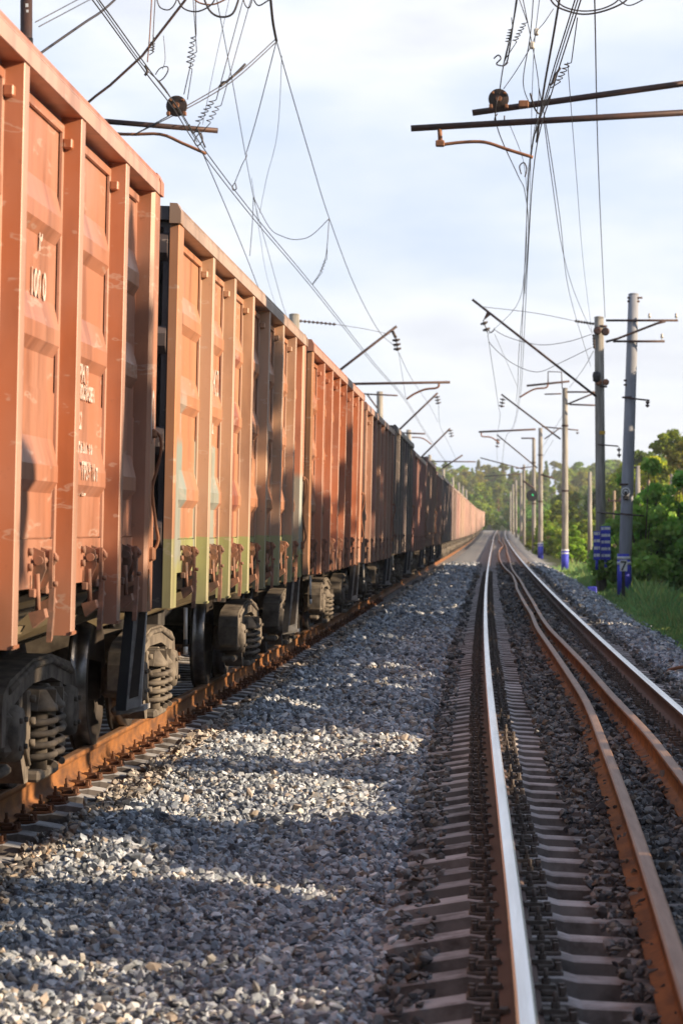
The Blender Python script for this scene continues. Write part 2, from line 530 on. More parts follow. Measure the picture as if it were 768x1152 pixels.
def stones(name, pts, sizes, label=None, dark=None):
    n = len(pts)
    var = rng.integers(0, len(ROCKS), n)
    rot = rand_rot(n)
    tint = TINTS[rng.choice(len(TINTS), n, p=TP / TP.sum())] * rng.uniform(.58, 1.12, (n, 1))
    if dark is not None: tint = tint * dark
    V, Fc, T, off = [], [], [], 0
    for k, (rv, rf) in enumerate(ROCKS):
        ix = np.where(var == k)[0]
        if not len(ix): continue
        v = np.einsum('nij,vj->nvi', rot[ix], rv) * sizes[ix, None, None]
        v[:, :, 2] *= .85
        v += pts[ix, None, :]
        m = len(rv)
        V.append(v.reshape(-1, 3))
        Fc.append((rf[None] + (np.arange(len(ix)) * m)[:, None, None] + off).reshape(-1, 3))
        T.append(np.repeat(tint[ix], m, 0))
        off += m * len(ix)
    me = np_mesh(name, np.concatenate(V), np.concatenate(Fc), 3, np.concatenate(T), 'stone')
    o = link(name, me); o['kind'] = 'stuff'
    tag(o, label, 'ballast')
    return o


def ballast():
    P_, S_ = [], []
    bands = [(7.5, 14, 1500, .0185), (14, 22, 1150, .0212), (22, 34, 620, .027), (34, 52, 330, .033), (52, 80, 150, .042), (80, 140, 70, .055)]
    for y0, y1, dens, size in bands:
        x0, x1 = -4.6, 4.6
        n = int((x1 - x0) * (y1 - y0) * dens)
        xs = rng.uniform(x0, x1, n); ys = rng.uniform(y0, y1, n)
        keep = (xs < .0685 * ys + .25) & (xs > -.19 * ys - .4)
        xs, ys = xs[keep], ys[keep]
        for x, y in zip(xs, ys):
            c = ctr(y); d = x - c
            if d > 3.1: continue
            ph = ((y - 6.0) / PITCH) % 1.0
            on = abs(ph - .5) * PITCH < .145     # on a sleeper
            z = hgt(x, y); s = size * min(1.75, math.exp(rng.normal(-.03, .36)))
            if abs(d) < 1.36:
                edge = abs(d) > 1.12
                mid = -.42 < d < .62 
                if on and not (edge and rng.random() < .3) and not (mid and rng.random() < .5): continue
                if abs(abs(d) - .797) < .2: 
                    if rng.random() < .6: continue
                    z -= .03
                if on: z = -.195 + rise(y)
                if d < -.62 : z -= .025
            elif abs(x - TC) < 1.36:
                if on and not (x - TC > 1.08 and rng.random() < .25 + (x - TC - 1.08) * 3): continue
                if on: z = max(z, -.205 + rise(y))
                z -= .01
            P_.append((x, y, z + s * rng.uniform(-.25, .75) + (.03 * rng.random() if rng.random() < .15 else 0))); S_.append(s)
    # low swells of the heaped ballast
    pts = np.array(P_); sz = np.array(S_)
    dd = np.abs(pts[:, 0] - np.array([ctr(y) for y in pts[:, 1]]))
    dark = np.where(dd < 1.3, .62, 1.12)[:, None] * np.where(np.abs(pts[:, 0] - TC) < 1.35, 1.0, 0)[:, None] * np.array([[.92, .80, .70]]) + np.where(dd < 1.3, 0, 1.12)[:, None] * np.where(np.abs(pts[:, 0] - TC) < 1.35, 0, 1.0)[:, None] * np.array([[.98, 1.0, 1.05]]) + np.where(dd < 1.3, .46, 0)[:, None] * np.array([[1.04, .97, .92]])
    return stones('ballast_gravel', pts, sz, 'grey and tan crushed stone ballast heaped between and beside the tracks', dark)


ballast()


# ------------------------------------------------------------------ rails
def rail_profile():
    # (x, z) right half from the top, R65-like; then mirrored
    h = [(.0, 0), (.024, -.001), (.033, -.006), (.0365, -.014), (.0365, -.034), (.012, -.046), (.009, -.06), (.009, -.13), (.018, -.148), (.075, -.168), (.075, -.18), (0, -.18)]
    r = h[:-1]
    l = [(-x, z) for x, z in reversed(h[1:-1])]
    return r + l


def rail(name, path, top, side, label, cat='rail', group=None, roll=0.0):
    pr = rail_profile(); n = len(pr)
    mb = MB()
    pts = [Vector(p) for p in path]
    for i, p in enumerate(pts):
        d = (pts[min(i + 1, len(pts) - 1)] - pts[max(i - 1, 0)]); d.z = 0; d.normalize()
        rt = Vector((d.y, -d.x, 0))
        for (u, w) in pr:
            u2 = u * math.cos(roll) + w * math.sin(roll); w2 = w * math.cos(roll) - u * math.sin(roll)
            mb.v.append(tuple(p + rt * u2 + Vector((0, 0, w2))))
    for i in range(len(pts) - 1):
        for k in range(n):
            k2 = (k + 1) % n
            mb.f.append((i * n + k, i * n + k2, (i + 1) * n + k2, (i + 1) * n + k))
            topface = pr[k][1] > -.008 and pr[k2][1] > -.008
            mb.m.append(0 if topface else 1); mb.sm.append(not topface)
    mb.f.append(tuple(range(n))); mb.m.append(1); mb.sm.append(False)
    mb.f.append(tuple((len(pts) - 1) * n + k for k in range(n))); mb.m.append(1); mb.sm.append(False)
    o = mb.build(name, [top, side])
    return tag(o, label, cat, group)


YS = list(np.concatenate([np.arange(5, 60, 1.0), np.arange(60, 200, 4), np.arange(200, 560, 10)]))
rail('running_rail', [(left_rail(y), y, rise(y)) for y in YS], 'rail_top', 'rail_side', 'bright worn running rail of the empty track, nearer the goods train')
rail('running_rail', [(left_rail(y) + 1.593, y, rise(y)) for y in YS], 'rail_top', 'rail_side', 'bright worn running rail of the empty track, on the grassy side')
rail('running_rail', [(TC + .797, y, rise(y)) for y in YS], 'rust_top', 'rust', 'orange rusty running rail under the near wheels of the goods train')
rail('running_rail', [(TC - .797, y, rise(y)) for y in YS], 'rust_top', 'rust', 'running rail under the far wheels of the goods train, in shade')

RL = [(703, 900), (679.5, 838), (658.8, 788), (638, 755), (620, 728.6), (603.8, 705), (597.3, 690), (590, 678.5), (583.8, 667), (580.6, 660.8), (579.6, 654.6), (575.4, 646), (569, 640), (564, 633.7), (561.4, 626.5), (560.8, 620), (562.4, 616.6), (565.3, 614), (564, 611), (561, 607.7), (561.8, 604.6), (560, 600)]
RLn = [(775, 1120), (736, 998)] + RL
RRn = [(840, 965), (768, 874), (728, 823.6), (686, 779), (657, 746.4), (634, 722.7), (617, 705), (606.5, 690), (599, 676.5), (590, 662), (584.8, 652.5), (578.5, 644), (575, 638), (573.3, 631.7), (572, 626.5), (569.8, 620), (569.5, 616), (566.6, 609.8), (564.5, 603.5)]
for pts, lab in ((RLn, 'loose rusty spare rail lying between the running rails, bent leftwards, left one of the pair'),
                 (RRn, 'loose rusty spare rail lying between the running rails, right one of the pair')):
    q = []
    for x, y in pts:
        z = depth_of(y, CAM + .012)
        q.append(((x - VX) * z / F, z, -.012 + rise(z)))
    a, b = Vector(q[0]), Vector(q[1])
    if a.y > 6: q.insert(0, tuple(a + (a - b).normalized() * (a.y - 6)))
    rail('spare_rail', smooth_path(q, 8), 'rust_top', 'rust', lab, 'spare rail')

# ------------------------------------------------------------------ sleepers
def sleeper_proto():
    mb = MB()
    # stations along x: (x, half top width, half bottom width, top z)
    st = [(-1.35, .085, .14, -.262), (-1.30, .09, .145, -.245), (-.98, .09, .145, -.195), (-.93, .095, .145, -.202), (-.62, .095, .145, -.202), (-.56, .085, .135, -.22), (-.2, .08, .125, -.24),
          (.2, .08, .125, -.24), (.56, .085, .135, -.22), (.62, .095, .145, -.202), (.93, .095, .145, -.202), (.98, .09, .145, -.195), (1.30, .09, .145, -.245), (1.35, .085, .14, -.262)]
    for x, a, b, z in st:
        mb.v += [(x, -b, -.42), (x, -b, z - .09), (x, -a, z - .006), (x, -a + .012, z), (x, a - .012, z), (x, a, z - .006), (x, b, z - .09), (x, b, -.42)]
    for i in range(len(st) - 1):
        for k in range(8):
            k2 = (k + 1) % 8
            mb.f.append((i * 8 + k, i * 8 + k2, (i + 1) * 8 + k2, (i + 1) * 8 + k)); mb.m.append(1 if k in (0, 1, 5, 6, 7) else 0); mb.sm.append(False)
    mb.f.append(tuple(range(8))); mb.m.append(0); mb.sm.append(False)
    mb.f.append(tuple((len(st) - 1) * 8 + k for k in range(8))); mb.m.append(0); mb.sm.append(False)
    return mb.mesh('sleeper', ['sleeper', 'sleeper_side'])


def clamp_mesh(mat_name):
    mb = MB()
    mb.box(-.185, .185, -.07, .07, -.203, -.186, bev=.004)
    for s in (-1, 1):
        x0 = s * .105
        mb.box(min(s * .085, s * .15), max(s * .085, s * .15), -.045, .045, -.186, -.163, bev=.005)
        mb.prism([(s * .05, -.163), (s * .145, -.163), (s * .14, -.149), (s * .06, -.146)], 1, -.03, .03)
        mb.lathe([(.016, 0), (.016, .022)], (x0, 0, -.148), seg=6, smooth=False)
        mb.lathe([(.009, 0), (.009, .05)], (x0, 0, -.14), seg=6)
        mb.lathe([(.014, 0), (.014, .03)], (s * .165, .045, -.183), seg=6, smooth=False)
        mb.lathe([(.014, 0), (.014, .03)], (s * .165, -.045, -.183), seg=6, smooth=False)
    return mb.mesh('rail_fastening', mat_name)


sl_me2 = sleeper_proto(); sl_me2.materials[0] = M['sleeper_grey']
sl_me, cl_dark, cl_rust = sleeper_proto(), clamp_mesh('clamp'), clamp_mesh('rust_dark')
K = lambda y: 6.0 + (y + .5) * PITCH
rows = [('own', k) for k in range(1, 190)] + [('train', k) for k in range(9, 110)]
for which, k in rows:
    y = K(k)
    c = ctr(y) if which == 'own' else TC
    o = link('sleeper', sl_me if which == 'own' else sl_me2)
    sl = (ctr(y + 1) - ctr(y - 1)) / 2 if which == 'own' else 0
    o.location = (c + random.uniform(-.012, .012), y + random.uniform(-.015, .015), rise(y) + random.uniform(-.004, .004))
    o.rotation_euler = (0, 0, -sl + random.uniform(-.008, .008))
    if which == 'own':
        tag(o, 'grey concrete sleeper under the shiny rails of the empty track', 'sleeper', 'sleepers of the empty track')
    else:
        tag(o, 'grey concrete sleeper showing its end beside the train wheels', 'sleeper', 'sleepers of the goods train track')
    for s in (-1, 1):
        f = link('rail_fastening', cl_dark if which == 'own' else cl_rust, o)
        f.location = (s * .797, 0, 0)
# the distant sleepers of both tracks, one mass
mb = MB()
for k in range(190, 620):
    y = K(k); z = rise(y)
    mb.box(ctr(y) - 1.35, ctr(y) + 1.35, y - .11, y + .11, z - .36, z - .205)
for k in range(110, 400):
    y = K(k); z = rise(y)
    mb.box(TC - 1.35, TC + 1.35, y - .11, y + .11, z - .36, z - .205)
o = mb.build('distant_sleepers', 'sleeper'); o['kind'] = 'stuff'
tag(o, 'distant close-set concrete sleepers of both tracks', 'sleepers')

# ------------------------------------------------------------------ wagons
BL = 11.75
POSTS = [2.2 + 1.62 * k for k in range(6)]
EDGES = [.26] + POSTS + [BL - .26]
PX, OX = 1.47, 1.571


def side_wall_mesh(mat_name, detail=True):
    mb = MB()
    mb.box(1.43, PX, .02, BL - .02, 1.5, 3.52)
    mb.box(PX - .02, PX + .006, .26, BL - .26, 1.505, 2.20)          # lower plate laps over the upper one
    for i in range(7):
        a, b = EDGES[i] + .16, EDGES[i + 1] - .16
        if i == 0: a = .36
        if i == 6: b = BL - .36
        for z0, x0 in ((2.96, PX), (2.42, PX), (1.77, PX + .006)):
            t = .035
            d = .036
            # pressed-out rib: sloping top, short flat face, undercut; bevelled ends
            vs = [(x0 - .004, a, z0 + .22), (x0 - .004, b, z0 + .22), (x0 + d, a + t, z0 + .075), (x0 + d, b - t, z0 + .075),
                  (x0 + d, a + t, z0), (x0 + d, b - t, z0), (x0 - .004, a, z0 - .06), (x0 - .004, b, z0 - .06)]
            mb.add(vs, [(0, 1, 3, 2), (2, 3, 5, 4), (4, 5, 7, 6), (0, 2, 4, 6), (1, 7, 5, 3)])
        if detail:
            # thin frame round each panel
            mb.box(PX, PX + .02, EDGES[i] + .09, EDGES[i + 1] - .09, 3.46, 3.5)
    # band with the hatch hinges
    mb.box(PX - .03, PX + .012, .26, BL - .26, 1.27, 1.498)
    return mb.mesh('side_wall', mat_name)


def post_mesh(mat_name):
    mb = MB()
    # hat section, y centred on 0
    mb.prism([(PX + .003, -.075), (OX - .004, -.063), (OX - .004, .063), (PX + .003, .075)], 2, 1.03, 3.54)
    mb.prism([(OX - .0038, -.063), (OX, -.059), (OX, .059), (OX - .0038, .063)], 2, 1.031, 3.539, 1)
    for s in (-1, 1):
        mb.box(PX + .007, PX + .019, min(s * .074, s * .135), max(s * .074, s * .135), 1.28, 3.50, 1)
    mb.box(PX + .02, PX + .065, -.125, -.07, 3.385, 3.435, bev=.006)
    mb.box(OX, OX + .006, -.07, .07, 1.035, 1.05)
    return mb.mesh('side_post', [mat_name, mat_name + '_worn'])


def chord_mesh(mat_name):
    mb = MB()
    mb.prism([(1.43, 3.54), (1.574, 3.54), (1.574, 3.645), (1.43, 3.655)], 1, .105, BL - .105)
    mb.prism([(1.575, 3.538), (1.580, 3.54), (1.580, 3.61), (1.556, 3.652), (1.54, 3.655), (1.54, 3.6), (1.575, 3.6)][:3] + [(1.575, 3.612)], 1, .105, BL - .105, 1)
    mb.prism([(1.5745, 3.612), (1.580, 3.612), (1.556, 3.655), (1.43, 3.662), (1.43, 3.657), (1.55, 3.648)], 1, .105, BL - .105, 1)
    for a, b in ((-.05, .104), (BL - .104, BL + .05)): mb.prism([(1.512, 3.54), (1.585, 3.54), (1.585, 3.62), (1.56, 3.668), (1.512, 3.67)], 1, a, b)
    return mb.mesh('top_chord', [mat_name, mat_name + '_worn'])


def corner_mesh(mat_name):
    mb = MB()
    mb.prism([(1.512, 0), (1.565, .0), (1.572, .015), (1.572, .25), (1.55, .27), (1.40, .27), (1.40, .12), (1.512, .12)], 2, 1.06, 3.54)
    return mb.mesh('corner_post', mat_name)


def end_wall_mesh(mat_name):
    mb = MB()
    mb.box(-1.508, 1.508, .02, .06, 1.06, 3.56)
    for z in (1.5, 2.1, 2.75, 3.35): mb.prism([(-.04, z), (.03, z - .06), (.03, z + .14), (-.04, z + .08)], 0, -1.5, 1.5)
    for x in (-.5, .5): mb.box(x - .06, x + .06, -.06, .025, 1.3, 3.5)
    mb.box(-1.508, 1.508, -.04, .10, 3.562, 3.65)
    return mb.mesh('end_wall', mat_name)


def coil_mesh():
    mb = MB()
    pts = []
    for (cx, cy, rr, w) in ((1.13, 0, .098, .0185),):
        pts = [(cx + rr * math.cos(a), cy + rr * math.sin(a), .245 + .285 * a / (2 * math.pi * 4.6)) for a in np.linspace(0, 2 * math.pi * 4.6, 100)]
        mb.tube(pts, w, 8)
    mb.lathe([(.058, .22), (.058, .55)], (1.13, 0, 0), seg=14)
    return mb.mesh('coil_spring', 'undergear')


def wheel_mesh():
    mb = MB()
    # axis along x; outer face towards +x
    prof = [(.08, .70), (.13, .70), (.14, .725), (.38, .715), (.40, .692), (.485, .692), (.506, .702), (.503, .722), (.482, .733), (.475, .76), (.468, .826), (.455, .83), (.40, .83), (.385, .80), (.15, .77), (.13, .86), (.085, .86)]
    mis = [0] * (len(prof) - 1)
    for i in (7, 8, 9): mis[i] = 1
    mb.lathe(prof, (0, 0, .475), 0, 56, 0, mis)
    return mb.mesh('wheel', ['wheel', 'tread'])


def bogie_mesh():
    mb = MB()
    for s in (1, -1):
        def X(a, b): return (min(s * a, s * b), max(s * a, s * b))
        x0, x1 = X(.95, 1.13)
        for t in (-1, 1):
            q = lambda pts: [(t * y, z) for y, z in (pts if t > 0 else pts[::-1])]
            mb.prism(q([(0, .70), (.34, .70), (.64, .66), (1.0, .60), (1.12, .585), (1.24, .60), (1.2, .69), (1.02, .755), (.62, .80), (.3, .835), (0, .835)]), 0, x0, x1)   # top chord
            mb.prism(q([(1.10, .584), (1.12, .42), (1.22, .42), (1.24, .60)]), 0, x0, x1)      # outer horn
            mb.prism(q([(.62, .658), (.66, .42), (.75, .42), (.74, .643)]), 0, x0, x1)         # inner horn
            mb.prism(q([(.34, .17), (.46, .17), (.70, .44), (.66, .55), (.34, .275)]), 0, x0 + .01, x1 - .01)   # tension diagonal
        # columns either side of the springs and the spring pan
        for t in (-1, 1):
            mb.box(x0 + .01, x1 - .01, min(t * .29, t * .36), max(t * .29, t * .36), .23, .665, bev=.01)
            # raised rim along the frame's edges, bolts
            xf = s * 1.13
            mb.tube([(xf, t * .40, .27), (xf, t * .66, .48), (xf, t * .70, .58)], .016, 6)
            for zz in (.62, .50, .38): mb.lathe([(.02, -.02), (.02, .02)], (s * 1.13, t * .325, zz), 0, 8)
        mb.box(x0 - .02, x1 + .05, -.335, .335, .165, .225, bev=.015)
        for t in (-.2, .0, .2): mb.lathe([(.03, .2), (.025, .25)], (s * 1.15, t + .08, 0), seg=8)
        mb.tube([(s * 1.13, -1.05, .70), (s * 1.135, -.3, .80), (s * 1.135, .3, .80), (s * 1.13, 1.05, .70)], .02, 6)
        # spring cap / friction wedge
        mb.prism([(-.27, .55), (.27, .55), (.2, .66), (-.2, .66)], 0, x0 + .02, x1 + .02)
        for t in (-.13, .13):
            mb.lathe([(.125, .545), (.12, .57), (.07, .645), (.06, .66)], (s * 1.12, t, 0), seg=14)
            mb.prism([(t - .012, .66), (t + .012, .66), (t + .012, .56), (t - .012, .56)], 0, x1 - .02 if s > 0 else x0 - .10, x1 + .10 if s > 0 else x0 + .02)
        # axle boxes with end caps
        for t in (-.925, .925):
            mb.box(*X(.88, 1.15), t - .16, t + .16, .36, .598, bev=.03)
            mb.lathe([(.15, 0), (.15, .20), (.135, .23), (.07, .235)] if s > 0 else [(.15, 0), (.15, -.20), (.135, -.23), (.07, -.235)], (s * .95, t, .475), 0, 20)
            for q in range(4):
                a = q * math.pi / 2 + .78
                mb.lathe([(.016, 0), (.016, .02 * s)], (s * 1.18, t + .1 * math.cos(a), .475 + .1 * math.sin(a)), 0, 6)
            mb.box(*X(.96, 1.10), t - .19, t + .19, .24, .30, bev=.02)
    mb.box(-1.05, 1.05, -.2, .2, .56, .80, bev=.03)          # bolster
    mb.lathe([(.28, .80), (.28, .93), (.2, .95)], (0, 0, 0), seg=20)
    for t in (-.45, .45):                                    # brake beams and shoes
        mb.tube([(-.75, t * 1.0, .42), (.75, t * 1.0, .42)], .035, 8)
        for s in (-1, 1): mb.prism([(t * 1.0, .30), (t * .92, .30), (t * .92, .56), (t * 1.0, .56)], 0, s * .76 - .04, s * .76 + .04)
    return mb.mesh('bogie', 'undergear')


def axle_mesh():
    mb = MB()
    mb.tube([(-1.05, 0, .475), (1.05, 0, .475)], .075, 14)
    return mb.mesh('axle', 'wheel')


def underframe_mesh():
    mb = MB()
    mb.box(-1.40, 1.40, .04, BL - .04, 1.30, 1.42)
    for x in (-.2, .2): mb.box(x - .07, x + .07, .04, BL - .04, .98, 1.298)
    for y in POSTS + [2.85, 10.45]:
        mb.prism([(-1.42, 1.298), (1.42, 1.298), (1.42, 1.14), (.4, .99), (-.4, .99), (-1.42, 1.14)], 1, y - .06, y + .06)
    for y in (.05, BL - .23): mb.box(-1.44, 1.44, y, y + .18, 1.05, 1.30)
    mb.lathe([(.17, -.45), (.19, -.42), (.19, .42), (.17, .45)], (.62, 6.4, .92), 1, 18)   # brake reservoir
    mb.tube([(.5, 2.2, .92), (.5, 9.8, .92)], .025, 8)
    mb.tube([(-.9, 1.2, .9), (-.9, 10.8, .9)], .018, 8)
    mb.box(.35, .95, 4.6, 4.9, .75, .97, bev=.02)
    return mb.mesh('underframe', 'undergear_dark')


def latch_mesh():
    mb = MB()
    x = PX + .013
    for s in (-.11, .11):                                    # hinge lugs
        mb.prism([(x, 1.46), (x + .05, 1.44), (x + .06, 1.36), (x + .03, 1.28), (x, 1.26)], 1, s - .012, s + .012)
    mb.tube([(x + .035, -.17, 1.40), (x + .035, .17, 1.40)], .016, 8)
    for yy in (-.17, .17): mb.lathe([(.022, -.012), (.022, .012)], (x + .035, yy, 1.40), 1, 8)
    # cam with swinging lever
    mb.lathe([(.036, -.015), (.042, 0), (.036, .015)], (x + .05, .03, 1.41), 1, 12)
    mb.prism([(.0, 1.45), (.06, 1.44), (.055, 1.34), (.045, 1.26), (.0, 1.27), (-.005, 1.36)], 0, x + .055, x + .072)
    mb.prism([(.003, 1.275), (.042, 1.27), (.03, 1.17), (-.02, 1.16)], 0, x + .058, x + .082)
    mb.prism([(-.02, 1.165), (.032, 1.175), (-.02, 1.04), (-.065, 1.02), (-.06, 1.07)], 0, x + .06, x + .084)
    mb.lathe([(.014, 0), (.014, .024)], (x + .07, .025, 1.41), 0, 8); mb.lathe([(.012, 0), (.012, .024)], (x + .07, .02, 1.29), 0, 8)
    mb.box(x, x + .03, -.23, -.12, 1.23, 1.27, bev=.004); mb.box(x, x + .03, .11, .2, 1.24, 1.28, bev=.004)
    mb.prism([(x + .0, 1.20), (x + .06, 1.23), (x + .075, 1.20), (x + .04, 1.16), (x, 1.13)], 1, .07, .16)
    mb.prism([(x + .0, 1.16), (x + .07, 1.18), (x + .08, 1.14), (x + .02, 1.09)], 1, -.22, -.13)
    mb.tube([(x + .03, -.18, 1.34), (x + .04, -.18, 1.14)], .013, 6)
    mb.lathe([(.02, 0), (.02, .02)], (x, -.25, 1.44), 0, 6)
    mb.lathe([(.02, 0), (.02, .02)], (x, -.25, 1.37), 0, 6)
    return mb.mesh('hatch_latch', 'paint_latch')


def gusset_mesh():
    mb = MB()
    # funnel-shaped floor hatch, hanging with its point downwards
    mb.prism([(.62, 1.10), (1.46, 1.10), (1.44, 1.06), (1.02, .90), (.64, 1.05)], 1, -.10, .10)
    mb.add([(.6, -.1, 1.10), (1.46, -.1, 1.12), (1.04, -.2, .905), (.6, .9, 1.2), (1.46, .9, 1.24), (1.04, .7, 1.10)], [(0, 1, 2), (0, 2, 5, 3), (1, 4, 5, 2), (3, 5, 4)])
    return mb.mesh('floor_hatch', 'hatch_plate')


def coupler_mesh():
    mb = MB()
    mb.box(-.1, .1, -.45, .3, .96, 1.16, bev=.02)
    mb.box(-.2, .22, -.62, -.36, .90, 1.24, bev=.05)
    mb.prism([(.05, -.62), (.22, -.62), (.19, -.74), (.1, -.72)], 2, .95, 1.2)
    mb.tube([(.3, 0, 1.0), (.3, -.3, .86), (.22, -.48, .72), (.1, -.6, .78)], .028, 8)
    return mb.mesh('coupler', 'undergear_dark')


def step_mesh():
    mb = MB()
    # a long flat stirrup step hung under the corner: black inner flange, pale worn face
    mb.prism([(1.455, 1.28), (1.505, 1.28), (1.455, .47), (1.395, .47)], 1, -.03, .30)
    mb.prism([(1.507, 1.28), (1.575, 1.28), (1.545, .50), (1.457, .47)], 1, -.02, .02, 1)
    mb.prism([(1.522, 1.05), (1.562, 1.05), (1.53, .56), (1.475, .54)], 1, -.026, -.02, 4)
    mb.prism([(1.395, .44), (1.56, .47), (1.56, .50), (1.395, .468)], 1, .021, .30, 1)
    mb.prism([(1.506, 1.31), (1.578, 1.31), (1.574, 1.12), (1.500, 1.12)], 1, -.032, -.021, 2)
    for z in (1.175, 1.255): mb.lathe([(.014, -.012), (.014, 0)], (1.54, -.032, z), 1, 8, 3)
    return mb.mesh('foot_step', ['black', 'step_grey', 'rust', 'pale_insulator', 'dark_steel'])


def hand_pipe_mesh():
    mb = MB()
    pts = [(1.53, .10, 2.10), (1.60, .10, 2.12), (1.625, .11, 2.04), (1.60, .12, 1.9), (1.575, .12, 1.78), (1.60, .12, 1.58), (1.615, .13, 1.48), (1.58, .12, 1.41), (1.52, .12, 1.40)]
    mb.tube(smooth_path(pts, 5), .0095, 8)
    mb.box(1.5, 1.6, .06, .15, 2.09, 2.14, bev=.01); mb.box(1.5, 1.6, .06, .16, 1.36, 1.44, bev=.01)
    return mb.mesh('hand_pipe', 'rust_arm')


def hand_ring_mesh():
    mb = MB()
    mb.tube(smooth_path([(1.518, .06, 3.42), (1.55, .06, 3.44), (1.56, .1, 3.38), (1.55, .12, 3.33), (1.518, .1, 3.32)], 4), .007, 6)
    return mb.mesh('hand_ring', 'rust_arm')


def rod_mesh():
    mb = MB()
    mb.tube([(1.5, 1.45, 1.02), (1.51, 1.40, .80)], .014, 8)
    mb.tube([(1.51, 1.40, .80), (1.513, 1.39, .75)], .015, 8, 1)
    mb.tube([(1.513, 1.39, .75), (1.516, 1.38, .70)], .016, 8)
    return mb.mesh('release_rod', ['pale_insulator', 'black'])


def latch_mat():
    m = bpy.data.materials.new('latch_paint'); t, n, l = nt(m)
    b = n['Principled BSDF']; b.inputs['Roughness'].default_value = .75
    oi = n.new('ShaderNodeObjectInfo'); ns = noise(t, 9)
    r = ramp(n, [(.4, (0, 0, 0)), (.65, (1, 1, 1))]); l.new(ns.outputs[0], r.inputs[0])
    l.new(mixc(t, r.outputs[0], mixc(t, .5, oi.outputs['Color'], (.2, .11, .075)), (.12, .07, .05)), b.inputs['Base Color'])
    return m


M['paint_latch'] = latch_mat()
M['step_grey'] = mat('worn_step_grey', (.42, .40, .38), (.24, .22, .21), 18, .6, .1)

WM = {}
for key, pm in (('plain', 'paint'), ('two', 'paint_two_tone')):
    WM[key] = dict(side=side_wall_mesh(pm), post=post_mesh(pm), chord=chord_mesh('paint'), corner=corner_mesh(pm), end=end_wall_mesh('paint'))
COIL, WHEEL, BOGIE, AXLE, UNDER, LATCH, GUSSET, COUPLER, STEP, PIPE, ROD, RING = coil_mesh(), wheel_mesh(), bogie_mesh(), axle_mesh(), underframe_mesh(), latch_mesh(), gusset_mesh(), coupler_mesh(), step_mesh(), hand_pipe_mesh(), rod_mesh(), hand_ring_mesh()
GRP = 'gondola wagons of the goods train'


def make_wagon(y0, colour, label, key='plain', detail=2, post_colours=None, zs=1.0, chord_colour=None, end_colour=None):
    w = empty('gondola_wagon', (TC, y0, rise(y0 + 6)))
    w.rotation_euler = (0, R(1.25), 0)
    if zs != 1.0: w.scale = (1, 1, zs)
    tag(w, label, 'freight wagon', GRP)
    m = WM[key]
    vary = lambda c, a=.08: tuple(max(.01, v * (1 + random.uniform(-a, a))) for v in c)
    link('side_wall', m['side'], w, colour)
    s = link('side_wall', m['side'], w, colour); s.rotation_euler.z = math.pi; s.location.y = BL
    for k, y in enumerate(POSTS):
        o = link('side_post', m['post'], w, (post_colours[k] if post_colours else vary(colour))); o.location.y = y
    for s_ in (0, 1):
        o = link('corner_post', m['corner'], w, vary(colour))
        if s_: o.location.y = BL; o.scale.y = -1
        o = link('end_wall', m['end'], w, end_colour or (.035, .03, .035))
        if s_: o.location.y = BL; o.rotation_euler.z = math.pi
        o = link('top_chord', m['chord'], w, chord_colour or vary(colour))
        if s_: o.location.y = BL; o.rotation_euler.z = math.pi
    link('underframe', UNDER, w)
    for yb in (2.85, 10.5):
        b = link('bogie', BOGIE, w); b.location.y = yb
        if detail >= 1:
            for t in (-.925, .925):
                a = link('wheel', WHEEL, b); a.location.y = t
                a = link('wheel', WHEEL, b); a.location.y = t; a.rotation_euler.z = math.pi
            for t in (-.925, .925):
                a = link('axle', AXLE, b); a.location.y = t
            for t in (-.13, .13):
                c = link('coil_spring', COIL, b); c.location.y = t
    if detail >= 2:
        for i in range(7):
            o = link('hatch_latch', LATCH, w, colour); o.location.y = (EDGES[i] + EDGES[i + 1]) / 2 + .25
            if i in (1, 2, 4, 5): 
                g = link('floor_hatch', GUSSET, w); g.location.y = (EDGES[i] + EDGES[i + 1]) / 2
        for yy in (.75, BL - 1.35):
            g = link('floor_hatch', GUSSET, w); g.location.y = yy
        link('coupler', COUPLER, w)
        o = link('coupler', COUPLER, w); o.location.y = BL; o.rotation_euler.z = math.pi
        o = link('foot_step', STEP, w); o.location.y = BL - .18
        o = link('hand_pipe', PIPE, w); o.location.y = BL - .24
        o = link('hand_ring', RING, w); o.location.y = BL - .24
        o = link('release_rod', ROD, w); o.location.y = 0
    return w


O1, O2 = (.36, .15, .09), (.34, .105, .038)
PE = (.41, .24, .145)
W = []
START, PW = 4.75, 12.75
spec = [
    ((.375, .155, .092), 'nearest wagon, rust orange with white stencil marks and a grey hanging step', 'plain', 2, [O2] * 6, 1.0),
    ((.42, .185, .10), 'peach wagon with its lower posts painted pale yellow green, second from the camera', 'two', 2, [PE] * 6, .985),
    ((.38, .155, .08), 'clean orange wagon coupled behind the peach and yellow green one', 'plain', 2, [(.38, .125, .05)] * 6, .99),
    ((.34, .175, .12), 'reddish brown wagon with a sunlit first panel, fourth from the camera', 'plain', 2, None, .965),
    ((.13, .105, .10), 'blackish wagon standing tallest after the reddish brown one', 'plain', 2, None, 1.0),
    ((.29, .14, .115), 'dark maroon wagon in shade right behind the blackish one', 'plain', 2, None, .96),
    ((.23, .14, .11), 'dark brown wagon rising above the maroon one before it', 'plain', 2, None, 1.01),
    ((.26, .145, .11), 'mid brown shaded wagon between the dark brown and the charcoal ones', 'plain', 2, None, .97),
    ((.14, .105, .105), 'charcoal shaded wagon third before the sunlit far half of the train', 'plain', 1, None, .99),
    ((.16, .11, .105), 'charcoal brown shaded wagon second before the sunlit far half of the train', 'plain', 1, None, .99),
    ((.18, .115, .10), 'last shaded wagon, dark brown, just before the sunlit far half of the train', 'plain', 1, None, .985),
]
